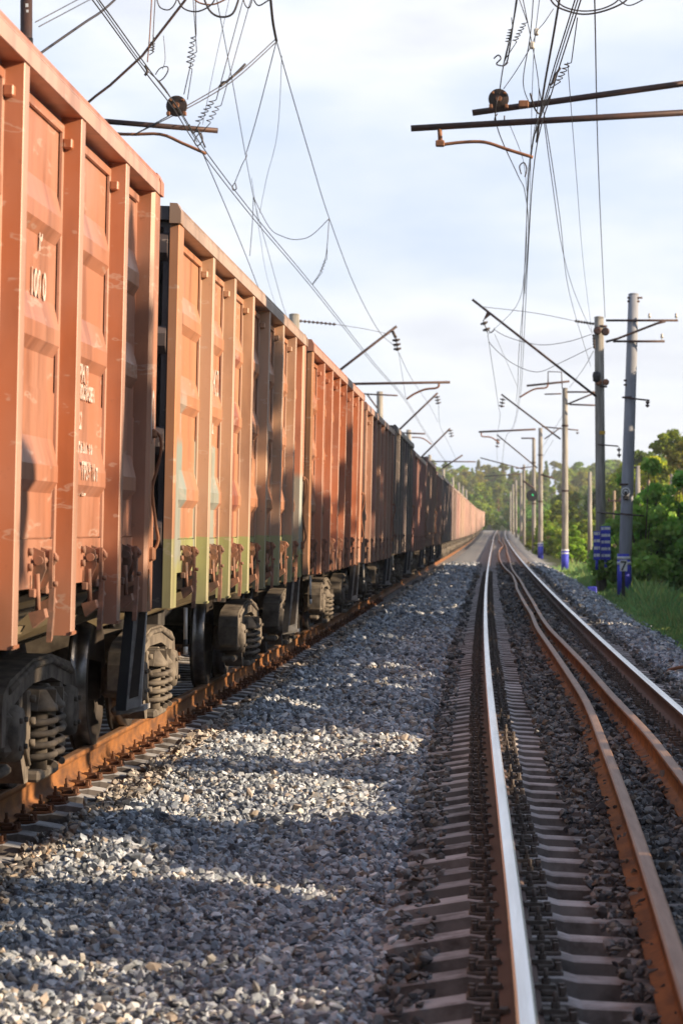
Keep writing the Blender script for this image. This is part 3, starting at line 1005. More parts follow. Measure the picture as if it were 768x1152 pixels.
for i, (c, lab, key, det, pc, zs) in enumerate(spec):
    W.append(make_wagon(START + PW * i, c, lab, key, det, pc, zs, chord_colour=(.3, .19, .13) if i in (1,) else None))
for i in range(len(spec), 40):
    b = random.uniform(.85, 1.12)
    c = (.42 * b, .25 * b * random.uniform(.92, 1.08), .20 * b)
    W.append(make_wagon(START + PW * i, c, 'pinkish brown wagon in the sunlit far half of the train', 'plain', 0, None, random.uniform(.985, 1.0)))


# stencil marks on the nearest wagons
def stencil(wagon, txt, y, z, size, x=PX + .0085, sy=1.0):
    cu = bpy.data.curves.new('stencil', 'FONT'); cu.body = txt; cu.size = size; cu.offset = .004; cu.extrude = .0006
    cu.space_character = 1.05
    o = bpy.data.objects.new('tmp', cu); COL.objects.link(o)
    dg = bpy.context.evaluated_depsgraph_get(); dg.update()
    me = bpy.data.meshes.new_from_object(o.evaluated_get(dg))
    bpy.data.objects.remove(o); bpy.data.curves.remove(cu)
    me.materials.clear(); me.materials.append(M['stencil'])
    # text x -> +y of the wagon side, text y -> z
    for v in me.vertices:
        v.co = Vector((x + v.co.z, y + v.co.x * sy, z + v.co.y))
    s = link('stencil_lettering', me, wagon)
    return s


w1, w2 = W[0], W[1]
stencil(w1, 'Р', 8.0, 2.84, .17); stencil(w1, '100 0', 7.80, 2.62, .18)
for txt, z, s in (('РЖД', 2.30, .13), ('ПОСТРОЕН', 2.215, .095), ('22', 2.06, .12), ('ТАРА 23', 1.90, .125), ('76 м3', 1.72, .12)):
    stencil(w1, txt, 9.26, z, s, x=PX + .016)
stencil(w1, 'ГРУЗ 70 т', 9.22, 1.80, .12, x=PX + .0455)
stencil(w1, 'О', 11.52, 2.06, .42, x=1.573, sy=.5)
stencil(w2, 'РЖД', 2.95, 2.60, .26)
stencil(w2, '62', 3.0, 2.30, .28)
stencil(w2, 'О', .75, 3.12, .22)

# ------------------------------------------------------------------ masts, poles, arms
def mast(x, ytop, Z, label, r0=.19, r1=.14, material='concrete', name='catenary_mast', group='concrete masts beside the empty track', lean=0.0, z0=None):
    X, _, zt = P(x, ytop, Z)
    zb = (hgt(X, Z) - .2) if z0 is None else z0
    e = empty(name, (X, Z, zb))
    h = zt - zb
    mb = MB()
    mb.tube([(lean * t, 0, h * t) for t in np.linspace(0, 1, 6)], r0, 18, r1=r1)
    mb.lathe([(r1 + .004, 0), (r1 + .004, .03), (r1 * .6, .06)], (lean, 0, h - .02), seg=18)
    mb.build('pole', material, e)
    tag(e, label, 'mast' if name == 'catenary_mast' else 'pole', group)
    return e, h


def loc(e, p): return (p[0] - e.location.x, p[1] - e.location.y, p[2] - e.location.z)


def part(e, name, mats, fn):
    mb = MB(); fn(mb); return mb.build(name, mats, e)


def insulator(mb, a, b, n=3, r=.12, rod=.02):
    a, b = Vector(a), Vector(b)
    mb.tube([a, b], rod, 8)
    d = b - a
    for i in range(n):
        t = (i + .5) / n
        c = a + d * t; u = d.normalized()
        mb.tube([c - u * .035, c - u * .01, c + u * .03], r, 14)
        mb.tube([c + u * .03, c + u * .06], r * .55, 12)


def loops(mb, c, r, n=3):
    for i in range(n):
        pts = [(c[0] + (r - .012 * i) * math.cos(a), c[1] - .05 * i, c[2] + (r - .012 * i) * math.sin(a)) for a in np.linspace(0, 2 * math.pi, 20)]
        mb.tube(pts, .012, 6, caps=False)


# M1 with the striped guards
m1, h1 = mast(676, 357, 100, 'concrete mast with long slanting bracket and blue striped guards at its foot', .19, .17, lean=-.09)
L = lambda x, y, Z=100: loc(m1, P(x, y, Z))
part(m1, 'bracket', 'arm', lambda b: b.tube([L(531, 337, 100), L(670, 446, 99.8)], .045, 10))
part(m1, 'bracket_hook', 'arm', lambda b: b.prism([(L(549, 351)[0] - .06, L(549, 351)[2]), (L(549, 351)[0] + .14, L(549, 351)[2] - .06), (L(543, 361)[0], L(543, 361)[2])], 1, L(0, 0)[1] - .06, L(0, 0)[1] + .06))
part(m1, 'insulator', 'insulator', lambda b: insulator(b, L(543, 360), L(548, 374), 2, .14))
def f(b):
    insulator(b, L(646, 361, 100), L(668, 364.5, 100), 7, .05)
part(m1, 'insulator', 'insulator', f)
part(m1, 'pulley', 'arm', lambda b: [b.lathe([(.10, -.05), (.15, -.03), (.11, 0), (.15, .03), (.10, .05)], L(x, y, 99.7), 1, 16) for x, y in ((671.5, 372), (680.5, 373))])
part(m1, 'pulley', 'rust_arm', lambda b: [b.lathe([(.07, -.05), (.12, -.03), (.09, 0), (.12, .03), (.07, .05)], L(x, y, 99.7), 1, 14) for x, y in ((673, 430), (681, 430))])
part(m1, 'counterweight', 'black', lambda b: b.lathe([(.05, -.26), (.13, -.22), (.15, 0), (.13, .1), (.04, .14)], L(670.5, 422, 99.7), 2, 14))
part(m1, 'insulator', 'insulator', lambda b: insulator(b, L(667, 376, 99.8), L(668, 392, 99.8), 5, .05))
for y in (367, 435, 577): part(m1, 'band', 'arm', lambda b: b.lathe([(.19, -.03), (.19, .03)], L(676.5, y, 100), 2, 18))
part(m1, 'plate', 'yellow', lambda b: b.box(L(673.5, 0)[0], L(680, 0)[0], L(0, 0)[1] - .21, L(0, 0)[1] - .19, L(0, 489)[2], L(0, 485)[2]))
part(m1, 'side_arm', 'arm', lambda b: (b.tube([L(672, 500, 99.7), L(695, 502, 99.7)], .025, 8), insulator(b, L(695.5, 503, 99.7), L(696, 515, 99.7), 2, .07)))
part(m1, 'side_arm', 'arm', lambda b: b.tube([L(672, 576, 99.7), L(699, 579, 97.8)], .03, 8))


def striped_guard(x0, x1, y0, y1, Z, n, label):
    a, b_ = P(x0, y0, Z), P(x1, y1, Z)
    cx = (a[0] + b_[0]) / 2; wd = b_[0] - a[0]; ht = a[2] - b_[2]
    e = empty('striped_guard', (cx, Z, b_[2]))
    m = MB(); m.box(-wd / 2, wd / 2, -.06, .06, 0, ht, bev=.02)
    m.tube([(0, .02, -.35), (0, .02, 0)], .05, 8)
    m.build('board', 'blue', e)
    m = MB()
    for i in range(n):
        z = ht * (i + .45) / n
        k = wd * .18 * (1 if i % 2 else -1)
        m.box(-wd * .44, k, -.066, -.058, z, z + ht * .42 / n)
        m.box(k + .02, wd * .44, -.066, -.058, z + .005, z + ht * .42 / n)
    m.build('white_stripes', 'white', e)
    tag(e, label, 'marker')


striped_guard(667, 674.6, 597.5, 630, 98.6, 4, 'shorter blue guard with white dashes, left of the pair at the mast foot')
striped_guard(675, 686.4, 592, 630, 98.9, 5, 'taller blue guard with white dashes, right of the pair at the mast foot')

# grey pole with crossarms
g7, h7 = mast(701, 331, 95, 'leaning bluish grey pole with two crossarms and a blue striped foot', .23, .18, 'shaded_concrete', 'utility_pole', None, lean=.34)
L7 = lambda x, y, Z=95: loc(g7, P(x, y, Z))
part(g7, 'crossarm', 'arm', lambda b: b.tube([L7(681, 360.5, 94.75), L7(762, 360.5, 94.75)], .04, 8))
part(g7, 'crossarm', 'arm', lambda b: b.tube([L7(689, 384, 94.75), L7(747, 384, 94.75)], .04, 8))
part(g7, 'brace', 'arm', lambda b: b.tube([L7(681, 384.5, 94.6), L7(694, 381, 94.6), L7(738, 364, 94.6), L7(748, 361.5, 94.6)], .04, 8))
for x, y in ((730, 360), (760, 360), (744, 383)):
    part(g7, 'pin_insulator', 'pale_insulator', lambda b: (b.tube([L7(x, y, 94.75), L7(x, y - 3, 94.75)], .015, 6), b.lathe([(.035, 0), (.06, .03), (.045, .07), (.05, .12), (.02, .16)], L7(x, y - 2.6, 94.75), 2, 10)))
part(g7, 'side_arm', 'arm', lambda b: (b.tube([L7(699, 447, 94.7), L7(730, 450.5, 94.7)], .03, 8), insulator(b, L7(728, 451, 94.7), L7(727.6, 458, 94.7), 2, .07)))
part(g7, 'side_arm', 'arm', lambda b: b.tube([L7(697, 578, 94.7), L7(724, 580.5, 94.7)], .03, 8))
part(g7, 'bolt', 'arm', lambda b: [b.tube([L7(x0, y, 94.9), L7(x1, y, 94.9)], .035, 6) for x0, x1, y in ((705, 722, 335), (705, 719, 339), (701, 714, 428), (701, 714, 433))])
for x, y, r in ((707, 447, .212), (703.2, 545, .225)): part(g7, 'band', 'arm', lambda b: b.lathe([(r, -.03), (r, .03)], L7(x, y, 95), 2, 18))
def disc(b):
    c = L7(703.2, 553.5, 94.72)
    b.lathe([(.16, -.0), (.16, .02)], c, 1, 20, 0)
    b.lathe([(.115, -.008), (.115, .0)], c, 1, 20, 1); b.lathe([(.085, -.014), (.085, -.008)], c, 1, 20, 0)
    b.box(c[0] - .05, c[0] + .05, c[1] - .03, c[1] - .014, c[2] - .13, c[2] + .02, 1)
part(g7, 'number_disc', ['white', 'black'], disc)
part(g7, 'bracket', 'black', lambda b: b.box(L7(700, 0)[0], L7(706.5, 0)[0], L7(0, 0)[1] - .30, L7(0, 0)[1] - .2, L7(0, 562.5)[2], L7(0, 558)[2], bev=.02))
part(g7, 'foot_paint', ['blue', 'white'], lambda b: (b.lathe([(.245, 0), (.243, 1.75)], (.02, 0, 0), 2, 24, 0), b.lathe([(.248, 1.38), (.248, 1.48)], (.02, 0, 0), 2, 24, 1), b.lathe([(.248, 1.56), (.248, 1.66)], (.02, 0, 0), 2, 24, 1)))

# kilometre post "7"
zt, zb = P(702, 630, 89)[2], hgt(P(700, 0, 89)[0], 89) - .1
np_ = empty('number_post', (P(700.7, 0, 89)[0], 89, zb))
mb = MB(); mb.box(-.055, .055, -.03, .03, 0, zt - zb - .02, bev=.01); mb.build('post', 'black', np_)
mb = MB(); mb.box(-.12, .12, -.055, -.031, zt - zb - .36, zt - zb, bev=.006); mb.build('plate', 'white', np_)
cu = bpy.data.curves.new('seven', 'FONT'); cu.body = '7'; cu.size = .42; cu.extrude = .002; cu.offset = .006; cu.align_x = 'CENTER'
o = bpy.data.objects.new('tmp', cu); COL.objects.link(o)
dg = bpy.context.evaluated_depsgraph_get(); dg.update()
me = bpy.data.meshes.new_from_object(o.evaluated_get(dg)); bpy.data.objects.remove(o)
me.materials.clear(); me.materials.append(M['black'])
for v in me.vertices: v.co = Vector((v.co.x, -.058 + v.co.z * -1, zt - zb - .33 + v.co.y))
link('numeral', me, np_)
tag(np_, 'short black post with a white plate reading 7', 'marker post')

# the other masts of the right-hand line
RM = [(635, 437, 157, 'concrete mast with a blue banded foot, second along the empty track', .2), (607.5, 482, 212, 'concrete mast with a blue foot just right of the green signal', .2), (600, 494, 246, 'concrete mast carrying the round dark signal', .19),
      (589, 523, 340, 'slender sunlit mast, first of the far cluster beside the empty track', .19), (585.5, 532, 400, 'far mast in the cluster beside the empty track', .2), (580, 540, 440, 'far mast in the cluster beside the empty track', .2), (576.5, 545, 480, 'far mast in the cluster beside the empty track', .2), (573.7, 553, 530, 'far mast in the cluster beside the empty track', .2)]
RMO = []
for i, (x, y, Z, lab, r0) in enumerate(RM):
    e, h = mast(x, y, Z, lab, r0, r0 * .78)
    RMO.append((e, h))
    if i < 2:
        part(e, 'foot_paint', ['blue', 'white'], lambda b: (b.lathe([(r0 + .012, .0), (r0 + .008, 1.15)], (0, 0, .2), 2, 20, 0), b.lathe([(r0 + .014, .98), (r0 + .014, 1.05)], (0, 0, .2), 2, 20, 1), b.lathe([(r0 + .014, 1.14), (r0 + .014, 1.24)], (0, 0, .2), 2, 20, 1)))
    if i < 6:
        for q in (.45, .8): part(e, 'band', 'arm', lambda b: b.lathe([(r0 * .98, -.05), (r0 * .98, .05)], (0, 0, h * q), 2, 16))
ZM = [157, 212, 246]
ARMS = [((563.5, 443.6), (630, 494), 0), ((558.5, 489), (604, 526.5), 1)]
for (a, b_, i) in ARMS:
    e = RMO[i][0]; Z = ZM[i]
    q = lambda x, y, Z=Z: loc(e, P(x, y, Z))
    part(e, 'bracket', 'arm', lambda b: b.tube([q(*a), q(*b_)], .05, 8))
    part(e, 'insulator', 'insulator', lambda b: insulator(b, q(a[0] + 2, a[1] + 4), q(a[0], a[1] + 15), 3, .16))
e = RMO[0][0]; q = lambda x, y, Z=156.6: loc(e, P(x, y, Z))
part(e, 'side_arm', 'arm', lambda b: b.tube([q(592, 434), q(640, 429)], .06, 8))
part(e, 'steady_arm', 'rust_arm', lambda b: b.tube(smooth_path([q(616, 430), q(614, 436), q(600, 438), q(584, 447)], 4), .05, 8))
part(e, 'top_frame', 'arm', lambda b: b.tube([q(616, 432), q(616, 418), q(631, 418.5), q(632, 437)], .035, 6))
part(e, 'side_arm', 'arm', lambda b: b.tube([q(612, 443.5), q(631, 443)], .04, 6))
part(e, 'crossarm', 'arm', lambda b: (b.tube([q(637, 441), q(671, 441)], .05, 6), b.tube([q(637, 455), q(671, 441)], .05, 6), b.tube([q(640, 455), q(669, 456)], .05, 6)))
e = RMO[1][0]; q = lambda x, y, Z=211.6: loc(e, P(x, y, Z))
part(e, 'side_arm', 'arm', lambda b: b.tube([q(538, 486), q(602, 483)], .075, 8))
part(e, 'steady_arm', 'rust_arm', lambda b: b.tube(smooth_path([q(541, 487), q(542, 491), q(552, 492), q(561, 498)], 4), .055, 8))
part(e, 'crossarm', 'arm', lambda b: (b.tube([q(609, 480), q(650, 484)], .05, 6), b.tube([q(612, 494), q(630, 481)], .05, 6), insulator(b, q(649, 485), q(649, 489), 1, .12)))
part(e, 'side_arm', 'arm', lambda b: b.tube([q(608, 534), q(622, 538)], .07, 6))
for i, (x0, y0, x1, y1) in ((2, (586, 493, 601, 493)), (2, (588, 541, 601, 550)), (3, (540, 515, 589, 528)), (3, (580, 527, 600, 525)), (4, (545, 536, 586, 533))):
    e = RMO[i][0]; Z = RM[i][2] - .4
    part(e, 'side_arm', 'arm', lambda b: b.tube([loc(e, P(x0, y0, Z)), loc(e, P(x1, y1, Z))], .07, 6))

# round dark signal showing green
sx, sy_, sz = P(598, 557.5, 243)
sg = empty('railway_signal', (sx, sy_, sz))
mb = MB(); mb.lathe([(.50, -.02), (.52, .02), (.50, .06)], (0, 0, 0), 1, 28); mb.box(-.28, .28, .06, .4, -.42, .42, bev=.05)
mb.tube([(0, .4, .2), (.16, 3, .2)], .05, 8)
mb.build('housing', 'black', sg)
mb = MB(); mb.lathe([(.085, -.03), (.085, -.02)], (.06, 0, .05), 1, 18); mb.build('green_lamp', 'green_lamp', sg)
for z in (.05, -.3, .38):
    mb = MB()
    mb.tube([(.06 + .2 * math.cos(a), -.18, z + .2 * math.sin(a)) for a in np.linspace(.1, math.pi - .1, 10)], .03, 6)
    mb.build('hood', 'black', sg)
tag(sg, 'round black railway signal showing a green light among the masts', 'signal')

# left-hand line: masts behind the train
LM = [(30, -8, 41.5, 'dark slim mast top at the upper left corner, above the nearest wagon'), (331, 354, 100, 'pale mast top showing above the end of the peach wagon'), (427, 441, 167, 'grey mast with a thin crossarm rising above the reddish brown wagon'),
      (459.5, 484, 222, 'mast with a crossarm rising above the maroon wagon'), (483, 512, 303, 'short dark mast top behind the dark brown wagon'), (498.5, 528, 374, 'pale sunlit mast against the wood, leftmost behind the far train'), (509, 537, 431, 'far pale mast behind the sunlit end of the train'), (515.5, 543, 470, 'far pale mast behind the sunlit end of the train'), (520, 547, 500, 'far pale mast behind the sunlit end of the train'), (524, 551, 530, 'far pale mast behind the sunlit end of the train')]
LMO = []
for i, (x, y, Z, lab) in enumerate(LM):
    LMO.append(mast(x, y, Z, lab, *((.10, .09, 'arm') if i == 0 else (.22, .19)), group='concrete masts behind the goods train')[0])
e = LMO[0]; q = lambda x, y, Z=41.2: loc(e, P(x, y, Z))
part(e, 'side_arm', 'arm', lambda b: (b.tube([q(40, 130), q(245, 147)], .042, 10),))
part(e, 'steady_arm', 'rust_arm', lambda b: b.tube(smooth_path([q(60, 146), q(140, 151), q(180, 151), q(205, 161), q(232, 173)], 4), .024, 8))
part(e, 'top_fitting', ['black', 'white'], lambda b: (b.box(.02, .14, -.3, -.22, 7.2, 9.6, 0), b.box(.04, .08, -.31, -.302, loc(e, P(0, 8, 41.2))[2], loc(e, P(0, 4, 41.2))[2], 1), b.box(.05, .085, -.31, -.302, loc(e, P(0, 14, 41.2))[2], loc(e, P(0, 11, 41.2))[2], 1)))
part(e, 'bracket', 'arm', lambda b: b.tube([q(70, 140, 41), q(108, 108, 41), q(124, 96, 41), q(160, 63, 41), q(207, 2, 41), q(222, -18, 41)], .02, 8))
e = LMO[1]; q = lambda x, y, Z=104: loc(e, P(x, y, Z))
part(e, 'bracket', 'arm', lambda b: b.tube([q(340, 449), q(446, 367)], .05, 8))
part(e, 'insulator', 'insulator', lambda b: (b.tube([q(441, 372), q(445, 380)], .06, 6), insulator(b, q(445, 380), q(447, 395), 3, .15)))
part(e, 'side_arm', 'arm', lambda b: b.tube([q(330, 433), q(506, 430)], .05, 8))
part(e, 'steady_arm', 'rust_arm', lambda b: b.tube(smooth_path([q(493, 429), q(492, 436), q(478, 438), q(466, 443), q(457, 449)], 4), .04, 8))
part(e, 'crossarm', 'arm', lambda b: insulator(b, loc(e, P(336, 361, 100)), loc(e, P(378, 365, 100)), 9, .05))
e = LMO[2]; q = lambda x, y, Z=166.5: loc(e, P(x, y, Z))
part(e, 'crossarm', 'arm', lambda b: (b.tube([q(404, 443), q(447, 445)], .05, 6), b.tube([q(413, 444), q(424, 459)], .05, 6)))
part(e, 'bracket', 'arm', lambda b: b.tube([q(440, 492), q(492, 442)], .06, 8))
part(e, 'insulator', 'insulator', lambda b: insulator(b, q(491, 445), q(493, 455), 3, .17))
e = LMO[3]; q = lambda x, y, Z=221.5: loc(e, P(x, y, Z))
part(e, 'crossarm', 'arm', lambda b: b.tube([q(449, 487), q(478, 488)], .07, 6))
part(e, 'bracket', 'arm', lambda b: b.tube([q(468, 520), q(506, 482)], .07, 8))
part(e, 'insulator', 'insulator', lambda b: insulator(b, q(506, 483), q(508, 492), 3, .2))
part(e, 'steady_arm', 'rust_arm', lambda b: b.tube(smooth_path([q(463, 492), q(475, 493), q(485, 500)], 4), .05, 6))
e = LMO[4]; q = lambda x, y, Z=302: loc(e, P(x, y, Z))
part(e, 'side_arm', 'arm', lambda b: b.tube([q(470, 519), q(535, 519.5)], .07, 6))
part(e, 'bracket', 'arm', lambda b: b.tube([q(497, 527), q(520, 512)], .09, 6))

# the mast just outside the frame on the right, with two booms over the empty track
e0, h0 = mast(832, -30, 43, 'mast just beyond the frame carrying the two long dark booms', .2, .16, z0=-1.0)
q = lambda x, y, Z=42.6: loc(e0, P(x, y, Z))
part(e0, 'boom', 'arm', lambda b: b.tube([q(462, 144.5), q(832, 123)], .05, 12))
part(e0, 'boom', 'arm', lambda b: b.tube([q(531, 127, 43.4), q(832, 85, 43.4)], .05, 12))
part(e0, 'clamp', 'rust_arm', lambda b: (b.tube([q(494, 141), q(495, 160)], .035, 8), b.box(q(494, 0)[0] - .06, q(494, 0)[0] + .08, q(0, 0)[1] - .06, q(0, 0)[1] + .06, q(0, 165)[2], q(0, 158)[2], bev=.015)))
part(e0, 'steady_arm', 'rust_arm', lambda b: b.tube(smooth_path([q(495, 163), q(520, 160), q(545, 160), q(570, 168), q(599, 177)], 4), .026, 8))
def clampy(b):
    c = q(590, 117, 43.3); b.box(c[0] - .10, c[0] + .06, c[1] - .08, c[1] + .03, c[2] - .06, c[2] + .05, bev=.015)
part(e0, 'clamp', 'rust_arm', clampy)

# disc insulators
def disc_ins(x, y, Z, r, label):
    X, Y, z = P(x, y, Z)
    e = empty('disc_insulator', (X, Y, z))
    m = MB()
    m.lathe([(r * .2, -.085), (r * .26, -.03), (r * .40, -.065), (r * .46, -.02), (r * .60, -.055), (r * .66, -.012), (r * .80, -.045), (r * .86, -.01), (r, -.035), (r * 1.02, -.01), (r * .95, .03), (r * .4, .05), (r * .4, .10)], (0, 0, 0), 1, 28)
    for rr in (): m.tube([(r * rr * math.cos(a), -.055 + .03 * rr, r * rr * math.sin(a)) for a in np.linspace(0, 2 * math.pi, 24)], .008, 5, caps=False)
    m.build('disc', 'insulator', e)
    m = MB(); m.lathe([(.045, -.13), (.05, -.09)], (0, 0, 0), 1, 10); m.box(-r * .95, -r * .6, -.08, .0, -r * .95, -r * .55, bev=.01); m.box(r * .6, r * .95, -.08, .0, -r * .95, -r * .55, bev=.01); m.box(-r * .7, -r * .45, -.08, 0, r * .45, r * .7, bev=.01); m.box(r * .45, r * .75, -.08, 0, r * .45, r * .65, bev=.01)
    m.build('fitting', 'rust_arm', e)
    tag(e, label, 'insulator')


disc_ins(560.5, 111.5, 42.2, .155, 'round ribbed insulator sitting on the upper boom over the empty track')
disc_ins(199, 119.5, 41.0, .155, 'round dark insulator on the wires above the nearest wagon')


# ------------------------------------------------------------------ overhead wires
def wire(pts, r, label, name='overhead_wire', smooth=True, cat='wire', group=None, material='wire'):
    q = [P(*p) for p in pts]
    if smooth: q = smooth_path(q, 5)
    mb = MB(); mb.tube(q, r * .92, 6)
    o = mb.build(name, material)
    return tag(o, label, cat, group)


def curl(pts, r, amp, turns, label, name='jumper_cable'):
    """a straight drop whose middle part is coiled"""
    a, b, c, d = [Vector(P(*p)) for p in pts]
    out = [a]
    n = int(turns * 10)
    for i in range(n + 1):
        t = i / n; p = b + (c - b) * t
        out.append(p + Vector((math.cos(t * turns * 6.283) * amp, math.sin(t * turns * 6.283) * amp, 0)))
    out.append(d)
    mb = MB(); mb.tube(out, r * .85, 5)
    return tag(mb.build(name, 'wire'), label, 'wire')


# contact wires of the empty track
for k, (dx, w) in enumerate((((-.03), 'left'), (.03, 'right'))):
    d = lambda x, Z: x + dx * F / Z
    wire([(d(675, 25), -80, 25), (d(640, 29.6), 30, 29.6), (d(619.5, 33), 97, 33), (d(599, 40), 177, 40), (d(592, 55), 285, 55), (d(587, 85), 398, 85), (d(584, 118), 446, 118), (d(577, 165), 480, 165), (d(567, 212), 498, 212), (d(563, 300), 540, 300), (d(560, 440), 566, 440)], .0085,
         f'contact wire over the empty track, {w} one of the close pair', 'contact_wire')
wire([(590, -60, 37), (578, 20, 39), (567, 68, 41), (562, 100, 42), (558, 140, 43), (582, 197, 52), (590, 216, 58), (594, 260, 66), (589, 330, 76), (583, 400, 92), (582, 434, 112), (580, 452, 130)], .010, 'messenger wire running over the round insulator on the boom', 'messenger_wire')
wire([(583, -20, 38), (572, 60, 41), (568, 72, 41.2)], .012, 'thick cable dropping from the top edge to the boom insulator')
wire([(588, 0, 40), (605, 90, 42.5), (603, 130, 43), (594, 190, 46), (592, 240, 52), (590, 300, 60), (580, 345, 80), (549, 376, 100)], .008, 'thin wire slanting down past the boom to the slanting bracket tip')
wire([(632, -20, 39), (622, 40, 40), (613, 90, 42), (609, 116, 42.5), (603, 160, 43)], .018, 'thick twisted jumper hanging onto the booms', 'jumper_cable')
curl([(584, 0, 39), (590, 25, 39.5), (578, 47, 40), (567, 68, 41)], .008, .035, 6, 'curly tail of jumper wire left of the booms')
curl([(575, 20, 39), (574, 32, 39.5), (570, 48, 40), (568, 68, 41)], .008, .03, 5, 'tight curly jumper wire above the boom insulator')
curl([(649, 20, 31), (639, 70, 33), (627, 92, 36), (619, 99, 36)], .008, .035, 5, 'curly jumper wire by the clamp on the contact wires')
wire([(622, 10, 40), (612, 25, 40), (603, 36, 41), (598, 50, 41.5), (580, 80, 42), (566, 100, 42)], .007, 'pale thin tie with two small insulators above the boom')
for (x, y), w in (((603, 36), 'upper'), ((598, 51), 'lower')):
    c = P(x, y, 41.2); mb = MB(); mb.box(c[0] - .04, c[0] + .04, c[1] - .04, c[1] + .04, c[2] - .055, c[2] + .055, bev=.02)
    tag(mb.build('tie_insulator', 'pale_insulator'), w + ' of two small cream insulator blocks on the thin tie above the boom', 'insulator')
wire([(668, -40, 36), (669, 30, 40), (673, 200, 62), (680, 357, 100)], .012, 'long black feeder wire dropping to the top of the bracketed mast', 'feeder_wire')
wire([(612, 140, 43), (620, 200, 50), (632, 280, 66), (646, 330, 84), (665, 374, 99.6)], .009, 'thin wire converging on the mast head, left of three')
wire([(606, 100, 40), (617, 160, 45), (630, 250, 60), (640, 330, 78), (664, 412, 99.6)], .009, 'thin wire converging on the mast pulley, lower of three')
wire([(638, 70, 34), (648, 200, 52), (656, 300, 76), (666, 378, 99.6)], .006, 'very thin wire converging on the mast head, right of three')
wire([(541, 345, 99.8), (600, 352, 99.9), (646, 361, 100)], .011, 'straight guy wire from bracket to the rod insulator on the mast')
wire([(556, 371, 99.6), (568, 378, 99.6), (590, 385, 99.6), (612, 388, 99.6), (640, 384, 99.6), (665, 376, 99.6)], .013, 'upper sagging jumper between bracket tip and mast', 'jumper_cable')
wire([(549, 384, 99.6), (560, 396, 99.6), (580, 411, 99.6), (605, 418.5, 99.6), (630, 408, 99.6), (665, 391, 99.6)], .013, 'lower sagging jumper between bracket tip and mast', 'jumper_cable')
wire([(667, 395, 99.7), (655, 416, 110), (640, 436, 157)], .012, 'short wire slanting from mast to the next mast behind')
wire([(548, 374, 100), (551, 395, 106), (560, 455, 130), (562, 470, 145), (558.5, 500, 212), (560, 540, 320)], .012, 'messenger wire running away below the bracket tips', 'messenger_wire')
wire([(549, 371, 99.9), (551, 374, 99.9), (554, 373, 99.9), (556, 369, 99.9)], .02, 'small hooked cable under the bracket tip', 'jumper_cable')
wire([(556, 376, 100), (570, 408, 107), (582, 436, 115)], .008, 'dropper slanting from bracket tip to the contact wire', 'dropper_wire')
for k, (x, y, Z) in enumerate(((615, 470, 157), (600, 505, 212))):
    wire([(x + 22, y - 10, Z), (x - 10, y + 40, Z + 60), (x - 28, y + 60, Z + 140)], .012, ('thin line behind the second mast', 'thin line behind the signal mast')[k])
# ring of slack cable at the top edge
wire([(612, -18, 36), (622, 4, 36), (640, 13, 36), (658, 16, 36), (680, 12, 36), (702, 2, 36), (712, -12, 36)], .013, 'wide slack cable loop hanging in at the top edge, right', 'jumper_cable')
wire([(616, -14, 36.4), (630, 5, 36.4), (650, 12, 36.4), (672, 11, 36.4), (690, 4, 36.4), (700, -6, 36.4)], .011, 'inner slack cable loop hanging in at the top edge, right', 'jumper_cable')
wire([(690, -6, 36.5), (705, 6, 36.5), (722, 0, 36.5), (735, -10, 36.5)], .009, 'short cable tail at the right of the loop', 'jumper_cable')

